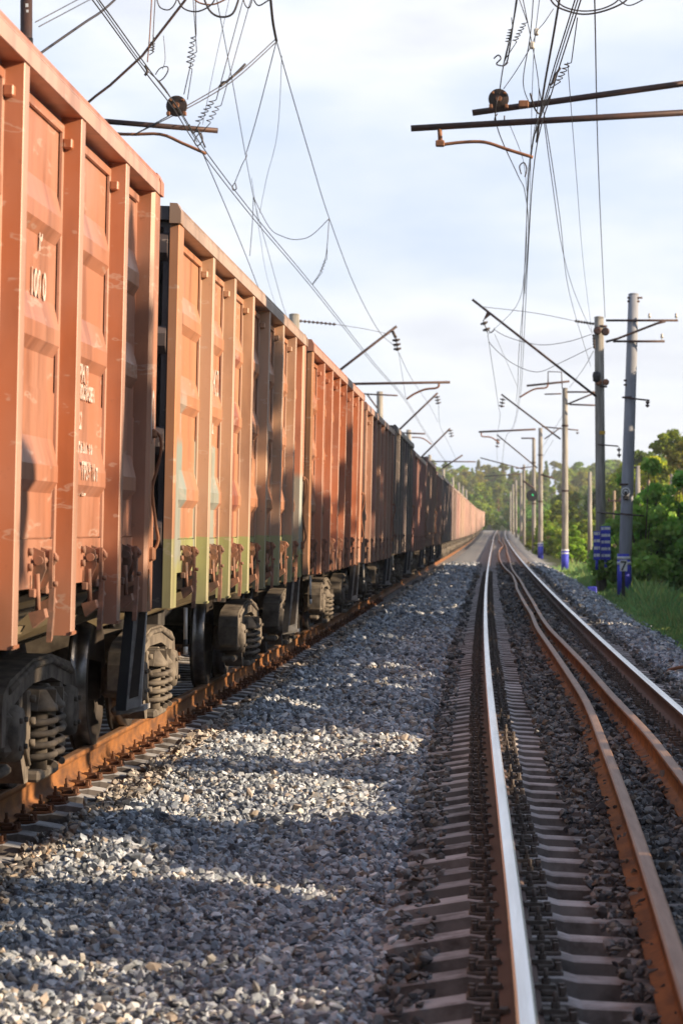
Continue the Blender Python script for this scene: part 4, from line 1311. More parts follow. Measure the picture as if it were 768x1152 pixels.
for k, (pts, rr_, lab) in enumerate((
    ([(600, -10, 40), (596, 40, 41), (588, 92, 42), (596, 118, 43.2)], .008, 'loose wire crossing just left of the twisted jumper on the booms'),
    ([(596, 105, 42.6), (601, 122, 42.8), (607, 128, 43), (612, 120, 43), (618, 108, 42)], .016, 'knotted wire joint sitting on the upper boom'),
    ([(618, 96, 36), (622, 92, 36), (624, 85, 36), (630, 76, 36)], .018, 'stout clamp on the contact pair above the booms'),
    ([(555, 66, 41), (560, 62, 41), (563, 66, 41), (558, 72, 41), (566, 74, 41), (571, 70, 41)], .012, 'small hooked wire ends left of the boom clamp'),
    ([(559, 128, 42.8), (556, 134, 42.8), (559, 141, 43), (566, 139, 43), (567, 130, 43)], .012, 'small chain links between the two booms'),
    ([(586, 196, 41), (584, 187, 41), (589, 183, 41), (592, 190, 41), (590, 199, 41)], .011, 'small hook of wire below the rusty steady arm'),
    ([(652, -8, 33), (634, 48, 36), (614, 112, 41), (602, 150, 44)], .009, 'second twisted wire beside the contact pair at the upper right'),
    ([(607, -6, 40), (600, 60, 43), (597, 150, 50), (595, 250, 62), (590, 330, 76)], .006, 'fine wire hanging close beside the messenger wire'),
    ([(572, 138, 43), (588, 180, 50), (592, 215, 58)], .006, 'short fine wire leaving the booms towards the messenger wire'),
    ([(224, 150, 41), (219, 158, 41), (222, 164, 41), (228, 158, 41), (226, 150, 41), (220, 148, 41)], .010, 'tangle of wire at the arm end above the nearest wagon'),
    ([(213, 140, 41), (217, 150, 41), (222, 146, 41), (226, 154, 41), (231, 166, 41)], .014, 'wire clamps bunched on the contact pair by the arm end'),
    ([(163, 74, 34), (166, 80, 34), (163, 85, 34)], .02, 'dark clamp on the contact pair near the slanting strut'),
    ([(259, -6, 44), (243, 66, 44), (234, 110, 43), (228, 140, 42)], .005, 'faint fine dropper left of the long jumper'),
    ([(184, 40, 38), (186, 66, 38), (183, 78, 38)], .005, 'faint fine dropper above the small round loop'),
    ([(283, -6, 42), (290, 6, 42), (301, 1, 42), (312, -6, 42)], .012, 'dark drooping cable just left of the clamped cable end'),
    ([(246, 98, 42), (251, 92, 42), (256, 92, 42), (262, 85, 42)], .014, 'bunched clamps on the slanting tie wires'),
    ([(283, 200, 58), (292, 262, 66), (300, 310, 74), (314, 356, 84)], .005, 'hair thin wire beside the steep crossing wire'),
)):
    wire(pts, rr_, lab, 'jumper_cable' if rr_ > .0095 else 'overhead_wire')
# contact wires of the train's track
for dx, w in ((-.035, 'left'), (.035, 'right')):
    d = lambda x, Z: x + dx * F / Z
    wire([(d(60, 26), -60, 26), (d(108, 29.5), 0, 29.5), (d(166, 33.7), 80, 33.7), (d(198, 37), 122, 37), (d(230, 41), 172, 41), (d(288, 50), 247, 50), (d(351, 63), 322, 63), (d(420, 86), 409, 86), (d(455, 112), 449, 112), (d(478, 150), 486, 150), (d(500, 210), 518, 210), (d(522, 330), 550, 330)], .0085,
         f'contact wire above the goods train, {w} one of the close pair', 'contact_wire')
wire([(95, -20, 30), (160, 72, 34), (186, 100, 36), (222, 160, 41)], .007, 'thin wire alongside the contact pair above the nearest wagon')
wire([(240, -20, 41), (246, 10, 42), (263, 100, 48), (285, 221, 60), (302, 285, 70), (321, 352, 84), (340, 400, 100)], .008, 'thin steep wire crossing behind the contact pair', 'messenger_wire')
wire([(304, -5, 42), (307, 25, 42.5), (311, 46, 43)], .024, 'thick clamped cable end at the top edge', 'jumper_cable')
wire([(311, 46, 43), (330, 112, 47), (350, 180, 52), (370, 245, 60), (400, 324, 74), (427, 374, 92), (446, 393, 104), (462, 425, 125), (484, 458, 166), (492, 475, 180)], .010, 'messenger wire falling from the cable end to the far bracket', 'messenger_wire')
wire([(311, 46, 43), (290, 128, 46), (279, 166, 48), (277, 172, 48), (277.5, 176, 48), (273, 184, 48), (264, 206, 49)], .008, 'dropper with a kink from the cable end to the contact pair', 'dropper_wire')
wire([(264, 206, 45), (261.5, 210, 45), (262.5, 214, 45), (266, 212, 45), (264.5, 206, 45)], .010, 'small oval wire ring clipped to the contact pair', 'jumper_cable')
for k, dd in enumerate((0, 4)):
    wire([(310, 44 + dd, 43), (262, 87 + dd, 42.3), (212, 118 + dd * .8, 41.3), (150, 152, 41)], .009, ('upper', 'lower')[k] + ' of two tie wires slanting to the round dark insulator')
wire([(276, 72, 42.3), (262, 86, 42.2), (248, 97, 42)], .022, 'thick clamp sleeve on the slanting tie wires', 'clamp')
wire([(150, -20, 34), (118, 10, 33), (96, 25, 32), (60, 50, 31), (20, 78, 30)], .017, 'thick dark cable crossing behind the top of the nearest wagon', 'feeder_wire')
wire([(102, -8, 60), (40, 25, 56)], .012, 'faint distant wire at the upper left, upper of two')
wire([(108, -4, 60), (44, 30, 56)], .012, 'faint distant wire at the upper left, lower of two')
wire([(285, 221.5, 60), (303, 256, 60), (318, 266, 60), (333, 269.5, 60), (350, 265, 60), (370, 246, 60)], .009, 'hanging arc of wire between two messenger wires', 'jumper_cable')
wire([(370, 247, 60), (367, 285, 60), (362, 302, 61), (358, 310, 62), (351, 320, 63)], .009, 'dropper with coiled end under the hanging arc', 'dropper_wire')
curl([(368, 280, 60), (366, 292, 60.5), (361, 306, 61), (352, 320, 63)], .007, .03, 4, 'coil at the foot of the dropper under the hanging arc')
wire([(285, 222, 60), (284, 250, 60.5), (281, 288, 61)], .008, 'short dropper ending in a clamp above the peach wagon', 'dropper_wire')
wire([(228, 172, 41), (255, 235, 47), (278, 291, 53), (290, 322, 58), (310, 370, 66)], .008, 'thin wire leaving the steady arm towards the wagon top')
curl([(220, -6, 40), (218, 40, 40.3), (212, 72, 40.6), (207, 106, 41)], .009, .035, 6, 'curly jumper dropping to the round dark insulator, left of two')
curl([(217, -6, 40), (219, 58, 40.3), (214, 78, 40.6), (211, 112, 41)], .008, .03, 4, 'curly jumper dropping to the round dark insulator, right of two')
curl([(275, -6, 42), (240, 112, 41.5), (222, 138, 41), (220, 146, 41)], .009, .045, 6, 'long jumper curling onto the arm end above the nearest wagon')
curl([(282, 0, 42), (246, 118, 41.5), (234, 138, 41), (226, 150, 41)], .008, .04, 4, 'long jumper curling onto the arm end, right-hand one')
wire([(171, -5, 38), (168.5, 40, 38), (166, 70, 38)], .010, 'rust coloured short dropper near the slanting strut', 'dropper_wire', material='rust_arm')
wire([(175, -5, 38), (173, 30, 38), (172, 58, 38)], .008, 'grey short dropper beside the rust coloured one', 'dropper_wire')
curl([(172, 40, 38), (172, 46, 38), (171, 58, 38), (168, 62, 38)], .008, .03, 4, 'small coil beside the rust coloured dropper')
wire([(176, -4, 38), (180, 8, 38), (190, 11, 38), (197, 4, 38), (200, -6, 38)], .010, 'small slack loop at the top edge, leftmost', 'jumper_cable')
wire([(198, -6, 39), (206, 9, 39), (222, 13, 39), (238, 5, 39), (244, -8, 39)], .012, 'slack loop at the top edge, second from the left', 'jumper_cable')
wire([(228, -6, 40), (236, 12, 40), (248, 19, 40), (262, 15, 40), (270, -6, 40)], .017, 'thick dark slack loop at the top edge, third from the left', 'jumper_cable')
wire([(272, -8, 40), (276, 6, 40), (281, 8, 40), (285, -6, 40)], .010, 'narrow slack loop at the top edge, fourth from the left', 'jumper_cable')
wire([(214, -6, 40), (224, 3, 40), (240, 5, 40), (256, -2, 40)], .014, 'rust coloured slack loop at the top edge', 'jumper_cable', material='rust_arm')
wire([(175, 84, 36.5), (180, 77, 36.5), (188, 75, 36.5), (189, 80, 36.5), (184, 88, 36.5), (178, 92, 36.5)], .009, 'small round wire loop left above the dark insulator', 'jumper_cable')
wire([(378, 365, 100), (410, 370, 102), (438, 376, 104)], .011, 'guy wire running from the rod insulator to the far bracket')
wire([(317, 63, 44), (312, 150, 50), (300, 200, 56), (292, 240, 62)], .005, 'very faint dropper beside the steep messenger wire', 'dropper_wire')
wire([(448, 396, 104), (452, 420, 112), (456, 447, 112)], .009, 'dropper below the far bracket behind the train', 'dropper_wire')
wire([(493, 456, 166), (495, 480, 190), (505, 500, 221), (514, 520, 280)], .012, 'farthest messenger wire over the train', 'messenger_wire')

# ------------------------------------------------------------------ poles beyond the track on the right
def wood_pole(x, y, Z, label, arm=None, material='wood', r=.13):
    X, _, zt = P(x, y, Z)
    zb = hgt(X, Z) - .3
    e = empty('utility_pole', (X, Z, zb))
    m = MB(); m.tube([(0, 0, 0), (0, 0, zt - zb)], r, 10, r1=r * .7); m.build('pole', material, e)
    if arm:
        m = MB()
        for dz, wd in arm:
            m.box(-wd, wd, -.09, .0, zt - zb - dz - .06, zt - zb - dz + .06)
            for s in (-.85, .85): m.lathe([(.05, 0), (.07, .06), (.03, .16)], (s * wd, -.045, zt - zb - dz + .06), seg=8)
        m.build('crossarm', 'arm', e)
    tag(e, label, 'pole')
    return e


wood_pole(663, 531, 180, 'plain pale pole standing left behind the bracketed mast', material='concrete', r=.17)
wood_pole(690.5, 552, 190, 'small wooden pole with one crossarm between the two near poles', [(.7, .45)])
wood_pole(717, 524, 175, 'pale pole topped with a dark crossbeam right of the grey leaning pole', [(.12, .75)], 'concrete', .2)
wood_pole(729, 540, 180, 'small wooden pole with a crossarm, right of the pale topped pole', [(.6, .45)])
wood_pole(755, 533, 170, 'slim light pole near the right edge in front of the yellow green trees', material='concrete', r=.14)
X, Y, z = P(620.8, 609, 245)
mb = MB(); mb.tube([(X, Y, hgt(X, Y) - .1), (X, Y, z + .22)], .09, 10, r1=.085)
tag(mb.build('white_marker_post', 'white'), 'small white post among the sunlit bushes', 'marker post')
X, Y, z = P(686, 668, 74)
rv, rf = ROCKS[3]
mb = MB(); mb.add([tuple(np.array((X, Y, hgt(X, Y) + .08)) + v * .12) for v in rv], [tuple(t) for t in rf])
tag(mb.build('pale_stone', 'white'), 'pale lone stone at the edge of the grass', 'stone')
X, Y = P(665, 632, 97)[0], 97
mb = MB(); mb.box(X - .15, X + .18, Y - .1, Y + .1, hgt(X, Y) - .05, hgt(X, Y) + .28, bev=.03)
tag(mb.build('concrete_footing', 'blue'), 'small blue painted block left of the striped guards', 'block')
mb = MB()
p0, p1 = P(738, 757, 33.5), P(800, 764, 33.4)
mb.tube(smooth_path([(p0[0], 33.5, hgt(p0[0], 33.5) + .06), ((p0[0] + p1[0]) / 2, 33.45, hgt(p0[0] + .4, 33.5) + .09), (p1[0], 33.4, hgt(p1[0], 33.4) + .06)], 5), .022, 8)
tag(mb.build('rusty_rod', 'rust_arm'), 'rusty rod lying on the gravel at the right edge', 'rod')

# ------------------------------------------------------------------ vegetation
def leaf_mesh(name, centres, leaf, tint, flat=.0):
    n = len(centres)
    rot = rand_rot(n)
    s = leaf * rng.uniform(.6, 1.3, n)
    q = np.array([(-.5, -.32, 0), (.5, -.32, .0), (.55, .32, .12), (-.45, .32, .1)])
    v = np.einsum('nij,vj->nvi', rot, q) * s[:, None, None] + centres[:, None, :]
    f = np.arange(n * 4).reshape(n, 4)
    return np_mesh(name, v.reshape(-1, 3), f, 4, np.repeat(tint, 4, 0), 'leaf')


def clumped(n_cl, n_leaf, shape, cl_r):
    """clump centres by shape(), leaves scattered round each"""
    C = np.array([shape() for _ in range(n_cl)])
    k = rng.integers(0, n_cl, n_leaf)
    d = rng.normal(size=(n_leaf, 3)); d /= np.linalg.norm(d, axis=1, keepdims=True)
    rr = cl_r * rng.uniform(.5, 1.25, n_cl)
    p = C[k] + d * (rr[k] * rng.uniform(.25, 1, n_leaf) ** .6)[:, None] * np.array([1, 1, .75])
    tone = rng.uniform(.72, 1.28, n_cl)[k] * rng.uniform(.8, 1.2, n_leaf)
    return p, tone, C


def tint_of(base, tone):
    b = np.array(base)[None] * tone[:, None]
    b[:, 0] *= rng.uniform(.85, 1.2, len(tone))
    return b


def bush_proto(seed, h, wd, base, leaf, n):
    def shape():
        a = rng.uniform(0, 6.283); t = rng.uniform(.08, 1) ; r = wd * math.sqrt(rng.random()) * (1 - .55 * t ** 2)
        if rng.random() < .22: t *= 1.42; r *= .8
        return (r * math.cos(a), r * math.sin(a), h * t * (1 - .25 * (r / wd) ** 2))
    p, tone, C = clumped(46, n, shape, .21 * wd)
    p[:, 2] = np.maximum(p[:, 2], .02)
    me = leaf_mesh('foliage', p, leaf, tint_of(base, tone))
    mb = MB()
    for c in C[:14]: mb.tube([(0, 0, -.2), (c[0] * .5, c[1] * .5, c[2] * .5), tuple(c)], .035, 5, r1=.01)
    return me, mb.mesh('stems', 'bark')


def tree_proto(kind):
    mb = MB()
    if kind == 'birch':
        h = 9.5
        def shape():
            t = rng.uniform(.0, 1); a = rng.uniform(0, 6.283); r = 2.3 * math.sin(math.pi * (.12 + .82 * t)) ** .8 * math.sqrt(rng.random())
            return (r * math.cos(a), r * math.sin(a), 2.0 + t * 7.2)
        p, tone, C = clumped(70, 7500, shape, .62); base = (.17, .215, .05); leaf = .26
        bark = 'bark'; tr = .16
    elif kind == 'dense':
        h = 10.5
        def shape():
            t = rng.uniform(.0, 1); a = rng.uniform(0, 6.283); r = 2.9 * math.sin(math.pi * (.2 + .74 * t)) ** .6 * math.sqrt(rng.random())
            return (r * math.cos(a), r * math.sin(a), 1.0 + t * 9.0)
        p, tone, C = clumped(95, 9000, shape, .75); base = (.13, .19, .05); leaf = .34
        bark = 'bark'; tr = .2
    elif kind == 'pine':
        h = 13
        def shape():
            t = rng.uniform(.0, 1); a = rng.uniform(0, 6.283); r = (2.6 - 1.2 * t) * math.sqrt(rng.uniform(.1, 1)) * (.6 + .4 * math.sin(t * 9))
            return (r * math.cos(a), r * math.sin(a), 5.0 + t * 7.8)
        p, tone, C = clumped(48, 6000, shape, .6); base = (.16, .19, .06); leaf = .24
        bark = 'pine_bark'; tr = .2
    else:   # spruce
        h = 13
        def shape():
            t = rng.uniform(.0, 1) ** 1.25; a = rng.uniform(0, 6.283); r = 2.3 * (1 - t) ** .85 * rng.uniform(.35, 1) + .08
            return (r * math.cos(a), r * math.sin(a), 1.2 + t * 11.6 - .2 * r)
        p, tone, C = clumped(110, 7000, shape, .42); base = (.11, .165, .065); leaf = .24
        bark = 'bark'; tr = .18
    mb.tube([(0, 0, -.3), (.06, .03, h * .4), (.0, .05, h * .75), (.03, 0, h * .96)], tr, 9, r1=.03)
    for c in C[::3]:
        z0 = max(1.2, c[2] - .9)
        mb.tube([(0, 0, z0), (c[0] * .5, c[1] * .5, (z0 + c[2]) / 2 + .1), tuple(c)], .045, 5, r1=.012)
    return leaf_mesh('crown', p, leaf, tint_of(base, tone)), mb.mesh('trunk', bark), h


BUSH = [bush_proto(i, 2.6, 1.7, (.14, .235, .075), .15, 5200) for i in range(4)]
TREE = {k: [tree_proto(k) for _ in range(2)] for k in ('birch', 'dense', 'pine', 'spruce')}


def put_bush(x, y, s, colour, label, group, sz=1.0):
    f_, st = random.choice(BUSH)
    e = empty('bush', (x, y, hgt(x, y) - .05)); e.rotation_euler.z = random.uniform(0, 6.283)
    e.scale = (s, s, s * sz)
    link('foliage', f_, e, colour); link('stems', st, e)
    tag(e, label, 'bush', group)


def put_tree(kind, x, y, s, colour, label, group, sz=1.0, z=None):
    cr, tr, h = random.choice(TREE[kind])
    e = empty({'birch': 'birch_tree', 'dense': 'broadleaf_tree', 'pine': 'pine_tree', 'spruce': 'spruce_tree'}[kind], (x, y, (hgt(x, y) if z is None else z) - .1)); e.rotation_euler.z = random.uniform(0, 6.283)
    e.scale = (s, s, s * sz)
    link('crown', cr, e, colour); link('trunk', tr, e)
    tag(e, label, 'tree', group)


# dark bushes behind the grass verge
for i in range(34):
    y = random.uniform(96, 150)
    x = random.uniform(.047 * y + .6, .085 * y + .6)
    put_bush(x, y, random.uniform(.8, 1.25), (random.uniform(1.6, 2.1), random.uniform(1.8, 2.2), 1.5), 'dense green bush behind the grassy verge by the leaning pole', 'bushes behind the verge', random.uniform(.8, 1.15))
for i in range(10):
    y = random.uniform(75, 100); x = random.uniform(.072 * y, .085 * y) + .8
    put_bush(x, y, random.uniform(.35, .6), (1.7, 1.8, 1.3), 'low green bush in the grass near the right edge', 'low bushes in the grass')
# sunlit bushes beside the line
for i in range(46):
    y = random.uniform(160, 420)
    x = ctr(y) + random.uniform(3.9, 9)
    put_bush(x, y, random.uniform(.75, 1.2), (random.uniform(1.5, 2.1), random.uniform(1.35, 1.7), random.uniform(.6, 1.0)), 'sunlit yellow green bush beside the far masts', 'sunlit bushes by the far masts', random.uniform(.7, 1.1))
# trees out on the right that stand between the sun and the line
AZ, EL = R(11), R(18)
def shade_tree(yt, zt, kind='dense', X=10.5, sz=1.0, s=1.0, jitter=True):
    """a tree whose top shades the train at distance yt up to height zt"""
    dx = X + 2.0
    y = yt - dx * math.tan(AZ)
    need = zt + dx / math.cos(AZ) * math.tan(EL)
    g = hgt(X, y)
    h = TREE[kind][0][2] * s
    put_tree(kind, X, y, s, (1, 1, 1), 'leafy tree standing just beyond the right edge, shading the line', 'trees shading the line', (need - g) / h)


SH = [(15.75, 3.5, .33), (25.3, 4.3, .62), (38.3, 4.3, .5)]
for yt, zt, s in SH: shade_tree(yt, zt, s=s)
yt = 47.6
while yt < 128:
    shade_tree(yt + random.uniform(-.4, .4), random.uniform(4.2, 6.5), X=random.uniform(10.5, 12.5))
    yt += 4.1
# lower bushes that keep the ballast nearest the camera in shade
for yt in list(np.arange(2, 17.4, 1.25)) + [19.9]:
    X = 10.0; y = yt - 12 * math.tan(AZ)
    need = .78 + 12 / math.cos(AZ) * math.tan(EL) + random.uniform(-.3, .4)
    s = 1.25
    put_bush(X + random.uniform(-.3, .3), y, s, (1, 1, 1), 'tall bush on the sunny side of the line, beyond the right edge', 'bushes shading the ballast', (need + .95) / (3.15 * s))
for yt in np.arange(27.6, 48, 1.3):
    X = 9.6; y = yt - 11.2 * math.tan(AZ)
    need = 1.7 + 11.6 / math.cos(AZ) * math.tan(EL) + random.uniform(-.3, .4)
    s = 1.2
    put_bush(X, y, s, (1, 1, 1), 'tall bush on the sunny side of the line, beyond the right edge', 'bushes shading the ballast', (need + .95) / (3.15 * s))

# unseen trees added behind the camera and beyond the train to block horizon light
for x, y in ((12, -6), (14, -14), (9, -22), (5, -30), (0, -34), (-6, -32), (-11, -27), (-14, -18), (-15, -9), (-16, 0), (-15, 8), (-16, 17), (-15, 26), (-16, 36), (-15, 45)):
    put_tree('dense', x, y, 1.15, (1, 1, 1), 'unseen leafy tree added behind the camera or train to block horizon light', 'unseen trees added around the viewpoint', random.uniform(.9, 1.2))

# trees behind the verge at the right
YG = lambda: (random.uniform(1.2, 1.75), random.uniform(1.15, 1.5), random.uniform(.7, 1.1))
for (x, ytop, Z, kind, w, col, lab) in [
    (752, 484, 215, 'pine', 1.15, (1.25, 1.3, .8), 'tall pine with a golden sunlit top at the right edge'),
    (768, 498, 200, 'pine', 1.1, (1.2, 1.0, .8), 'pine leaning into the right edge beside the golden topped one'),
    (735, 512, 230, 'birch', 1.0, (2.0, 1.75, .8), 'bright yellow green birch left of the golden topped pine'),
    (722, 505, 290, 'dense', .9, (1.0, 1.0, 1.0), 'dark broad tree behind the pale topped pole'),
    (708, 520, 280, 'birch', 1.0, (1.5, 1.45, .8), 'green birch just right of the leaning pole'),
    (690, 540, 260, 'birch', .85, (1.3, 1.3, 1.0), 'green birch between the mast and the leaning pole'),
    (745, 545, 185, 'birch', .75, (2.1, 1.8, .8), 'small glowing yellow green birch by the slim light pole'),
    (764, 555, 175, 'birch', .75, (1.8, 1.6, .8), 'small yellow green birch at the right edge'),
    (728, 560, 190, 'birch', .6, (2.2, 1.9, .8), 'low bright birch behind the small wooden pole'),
    (668, 548, 330, 'dense', .8, (.9, 1.0, 1.1), 'dark broad tree behind the bracketed mast'),
    (652, 553, 360, 'spruce', .8, (1.2, 1.2, 1.1), 'spruce left of the bracketed mast in the middle distance'),
    (700, 530, 330, 'spruce', 1.0, (1.0, 1.1, 1.1), 'spruce showing between the leaning pole and the birches'),
    (779, 520, 230, 'dense', 1.0, (1.0, 1.1, .9), 'broad tree cut by the right edge'),
]:
    X, _, zt = P(x, ytop, Z)
    g = hgt(X, Z); h = TREE[kind][0][2]
    s = (zt - g) / h
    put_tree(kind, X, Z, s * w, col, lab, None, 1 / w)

for i in range(46):
    Z = random.uniform(215, 470)
    x = random.uniform(622, 800)
    yt = float(np.interp(x, [600, 640, 680, 700, 720, 740, 800], [552, 553, 550, 528, 522, 505, 500])) + random.uniform(-4, 22)
    X, _, zt = P(x, yt, Z)
    kind = random.choices(['pine', 'spruce', 'birch', 'dense'], [.2, .15, .45, .2])[0]
    g = hgt(X, Z); sc = (zt - g) / TREE[kind][0][2]
    if sc < .25: continue
    w = random.uniform(.9, 1.3)
    b = random.uniform(.8, 1.25)
    put_tree(kind, X, Z, sc * w, (b * random.uniform(1.0, 1.35), b * 1.15, b * random.uniform(.8, 1.1)), 'tree of the leafy belt right of the masts', 'trees of the leafy belt', 1 / w)

# the wood closing the view
k = 0
for row, (Z, yt0, yt1) in enumerate(((600, 556, 574), (650, 540, 560), (720, 528, 548), (800, 520, 538), (880, 516, 530))):
    x = 455 + row * 3
    while x < 790:
        kind = random.choices(['pine', 'spruce', 'birch', 'dense'], [.36, .14, .36, .14])[0]
        zz = Z + random.uniform(-22, 22)
        if row < 1 and 550 < x < 573: x += 6; continue
        X, _, zt = P(x, random.uniform(yt0, yt1), zz)
        base = hgt(X, zz) + row * 1.2
        h = TREE[kind][0][2]; s = (zt - base) / h
        if s > .25:
            c = (random.uniform(1.1, 1.9), random.uniform(1.1, 1.55), random.uniform(.8, 1.3))
            w = random.uniform(.9, 1.25) * max(1, .95 / s * .8)
            put_tree(kind, X, zz, s * w, c, 'tree of the mixed wood closing the view behind the train', 'trees of the far wood', 1 / w, z=base)
        x += random.uniform(6.5, 10.5)

# undergrowth at the foot of the wood
for i in range(90):
    y = random.uniform(556, 640)
    X, _, _ = P(random.uniform(470, 740), 590, y)
    if y < 590 and -4.5 < X - ctr(540) < 3: continue
    put_bush(X, y, random.uniform(1.6, 2.6), (random.uniform(1.1, 1.7), 1.3, .9), 'bush at the foot of the far wood', 'bushes at the foot of the far wood')


def house(x, ytop, Z, wd, label):
    X, _, zt = P(x, ytop, Z)
    e = empty('house', (X, Z, hgt(X, Z)))
    h = zt - e.location.z
    m = MB(); m.box(-wd, wd, -3, 3, 0, h * .6); m.build('wall', 'house_wall', e)
    m = MB(); m.prism([(-wd - .3, h * .58), (wd + .3, h * .58), (wd + .3, h * .62), (0, h), (-wd - .3, h * .62)], 1, -3.3, 3.3); m.build('roof', 'roof_tin', e)
    for s in (-.5, .5):
        m = MB(); m.box(s * wd - .5, s * wd + .5, -3.05, -3.0, h * .2, h * .45); m.build('window', 'window', e)
    tag(e, label, 'house')


house(538, 570, 575, 3.2, 'small house with a pale tin roof behind the end of the train')
house(651, 566, 470, 3.0, 'small house with a pale tin roof behind the second mast')


# grass of the verge
def grass():
    n = 120000
    ys = rng.uniform(38, 175, n) ; ys = 38 + (ys - 38) * rng.uniform(.35, 1, n)
    u = rng.uniform(0, 1, n)
    cs = np.array([ctr(y) for y in np.linspace(30, 180, 151)])
    c = np.interp(ys, np.linspace(30, 180, 151), cs)
    edge = 3.0 + .25 * np.sin(ys * .37) + .15 * np.sin(ys * 1.3)
    xs = c + edge + u ** 1.3 * 7.0 + rng.normal(0, .12, n)
    keep = xs < .0735 * ys + .6
    xs, ys = xs[keep], ys[keep]; n = len(xs)
    near = np.clip((xs - np.interp(ys, np.linspace(30, 180, 151), cs) - 2.9) / 1.2, .25, 1)
    patch = .6 + .5 * np.sin(xs * 1.7 + ys * .31) * np.sin(ys * .53 - xs)
    h = rng.uniform(.22, .55, n) * near * np.clip(patch + .35, .45, 1.4)
    h *= np.where(rng.random(n) < .035, rng.uniform(1.2, 1.6, n), 1.0)
    zs = np.array([hgt(a, b) for a, b in zip(xs, ys)])
    a = rng.uniform(0, 6.283, n); w = rng.uniform(.012, .028, n)
    bend = rng.uniform(.1, .5, n) * h; b2 = rng.uniform(0, 6.283, n)
    dx, dy = np.cos(a) * w, np.sin(a) * w
    v = np.stack([np.stack([xs - dx, ys - dy, zs], 1), np.stack([xs + dx, ys + dy, zs], 1),
                  np.stack([xs + dx * .6 + np.cos(b2) * bend * .4, ys + dy * .6 + np.sin(b2) * bend * .4, zs + h * .6], 1),
                  np.stack([xs + np.cos(b2) * bend, ys + np.sin(b2) * bend, zs + h], 1)], 1)
    tone = rng.uniform(.7, 1.35, n) * (.8 + .4 * patch.clip(0, 1))
    t = np.array((.27, .34, .15))[None] * tone[:, None]; t[:, 0] *= rng.uniform(.55, 1.15, n)
    me = np_mesh('verge_grass', v.reshape(-1, 3), np.arange(n * 4).reshape(n, 4), 4, np.repeat(t, 4, 0), 'grass')
    o = link('verge_grass', me); o['kind'] = 'stuff'
    tag(o, 'tall green grass on the verge right of the gravel', 'grass')


grass()

# ------------------------------------------------------------------ hazy air
mb = MB(); mb.box(-420, 420, -60, 1150, -3.2, 48)
hm = bpy.data.materials.new('hazy_air'); t, n, l = nt(hm); n.remove(n['Principled BSDF'])
vol = n.new('ShaderNodeVolumePrincipled'); vol.inputs['Density'].default_value = .00022; vol.inputs['Color'].default_value = (.93, .96, 1, 1); vol.inputs['Anisotropy'].default_value = .25
l.new(vol.outputs[0], [k for k in n if k.type == 'OUTPUT_MATERIAL'][0].inputs['Volume'])
M['haze'] = hm
o = mb.build('haze', 'haze'); o['kind'] = 'stuff'
tag(o, 'pale evening haze lying over the far line and the wood', 'haze')

# ------------------------------------------------------------------ sky, sun, camera
SUN = Vector((math.cos(EL) * math.cos(AZ), -math.cos(EL) * math.sin(AZ), math.sin(EL)))
world = bpy.data.worlds.new('World'); scene.world = world; world.use_nodes = True
t = world.node_tree; n, l = t.nodes, t.links
bg = n['Background']; bg.inputs['Strength'].default_value = .075
sky = n.new('ShaderNodeTexSky'); sky.sky_type = 'NISHITA'; sky.sun_disc = False
sky.sun_elevation = EL; sky.sun_rotation = math.atan2(SUN.x, SUN.y); sky.air_density = 1.0; sky.dust_density = .5; sky.ozone_density = 1.5
tc = n.new('ShaderNodeTexCoord'); mp = n.new('ShaderNodeMapping'); mp.inputs['Scale'].default_value = (1.0, 1.0, 3.2); mp.inputs['Location'].default_value = (.35, .2, .1)
l.new(tc.outputs['Generated'], mp.inputs['Vector'])
ns = n.new('ShaderNodeTexNoise'); ns.inputs['Scale'].default_value = 6.5; ns.inputs['Detail'].default_value = 7; ns.inputs['Roughness'].default_value = .55
l.new(mp.outputs[0], ns.inputs['Vector'])
r = ramp(n, [(.34, (.84, .84, .84)), (.66, (.98, .98, .98))]); l.new(ns.outputs[0], r.inputs[0])
ns2 = n.new('ShaderNodeTexNoise'); ns2.inputs['Scale'].default_value = 7; ns2.inputs['Detail'].default_value = 6; l.new(mp.outputs[0], ns2.inputs['Vector'])
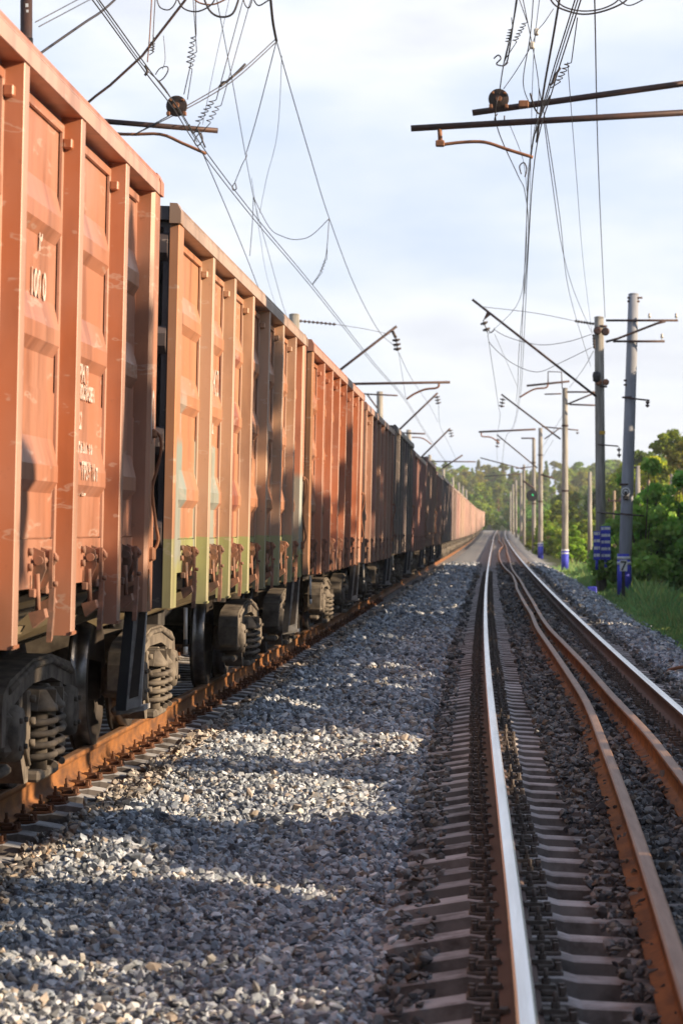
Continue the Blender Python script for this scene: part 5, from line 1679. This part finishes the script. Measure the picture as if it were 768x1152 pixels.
r2 = ramp(n, [(.30, (4.5, 5.2, 6.6)), (.45, (5.4, 5.9, 6.9)), (.58, (6.5, 6.7, 7.2)), (.68, (5.6, 5.8, 6.4)), (.8, (6.7, 6.8, 7.2))]); l.new(ns2.outputs[0], r2.inputs[0])
sx_ = n.new('ShaderNodeSeparateXYZ'); l.new(tc.outputs['Generated'], sx_.inputs[0])
thin = n.new('ShaderNodeMapRange'); thin.interpolation_type = 'SMOOTHSTEP'; l.new(sx_.outputs[2], thin.inputs[0])
thin.inputs[1].default_value = .18; thin.inputs[2].default_value = .36; thin.inputs[3].default_value = 1.0; thin.inputs[4].default_value = .42
mu = n.new('ShaderNodeMath'); mu.operation = 'MULTIPLY'; l.new(r.outputs[0], mu.inputs[0]); l.new(thin.outputs[0], mu.inputs[1])
sk = mixc(t, mu.outputs[0], mixc(t, 1.0, sky.outputs[0], (.95, 1.02, 1.15), 'MULTIPLY'), r2.outputs[0])
l.new(sk, bg.inputs['Color'])

sl_ = bpy.data.lights.new('sun', 'SUN'); sl_.energy = 5.0; sl_.angle = R(.53); sl_.color = (1.0, .79, .54)
so = bpy.data.objects.new('sun', sl_); COL.objects.link(so)
so.rotation_euler = (-SUN).to_track_quat('-Z', 'Y').to_euler()
so.location = SUN * 60

cam = bpy.data.cameras.new('camera'); co = bpy.data.objects.new('camera', cam); COL.objects.link(co)
co.location = (0, 0, CAM); co.rotation_euler = (R(90), 0, 0)
cam.sensor_fit = 'VERTICAL'; cam.sensor_height = 36; cam.lens = F / 1152 * 36
cam.shift_x = -(VX - 384) / 1152; cam.shift_y = (VY - 576) / 1152
cam.clip_start = .5; cam.clip_end = 8000
cam.dof.use_dof = True; cam.dof.focus_distance = 21; cam.dof.aperture_fstop = 6.3
scene.camera = co

scene.view_settings.view_transform = 'Standard'; scene.view_settings.look = 'None'
scene.view_settings.exposure = 1.1; scene.view_settings.gamma = 1
scene.cycles.use_denoising = True
scene.cycles.volume_bounces = 0; scene.cycles.max_bounces = 6; scene.cycles.diffuse_bounces = 3; scene.cycles.glossy_bounces = 3; scene.cycles.transmission_bounces = 3
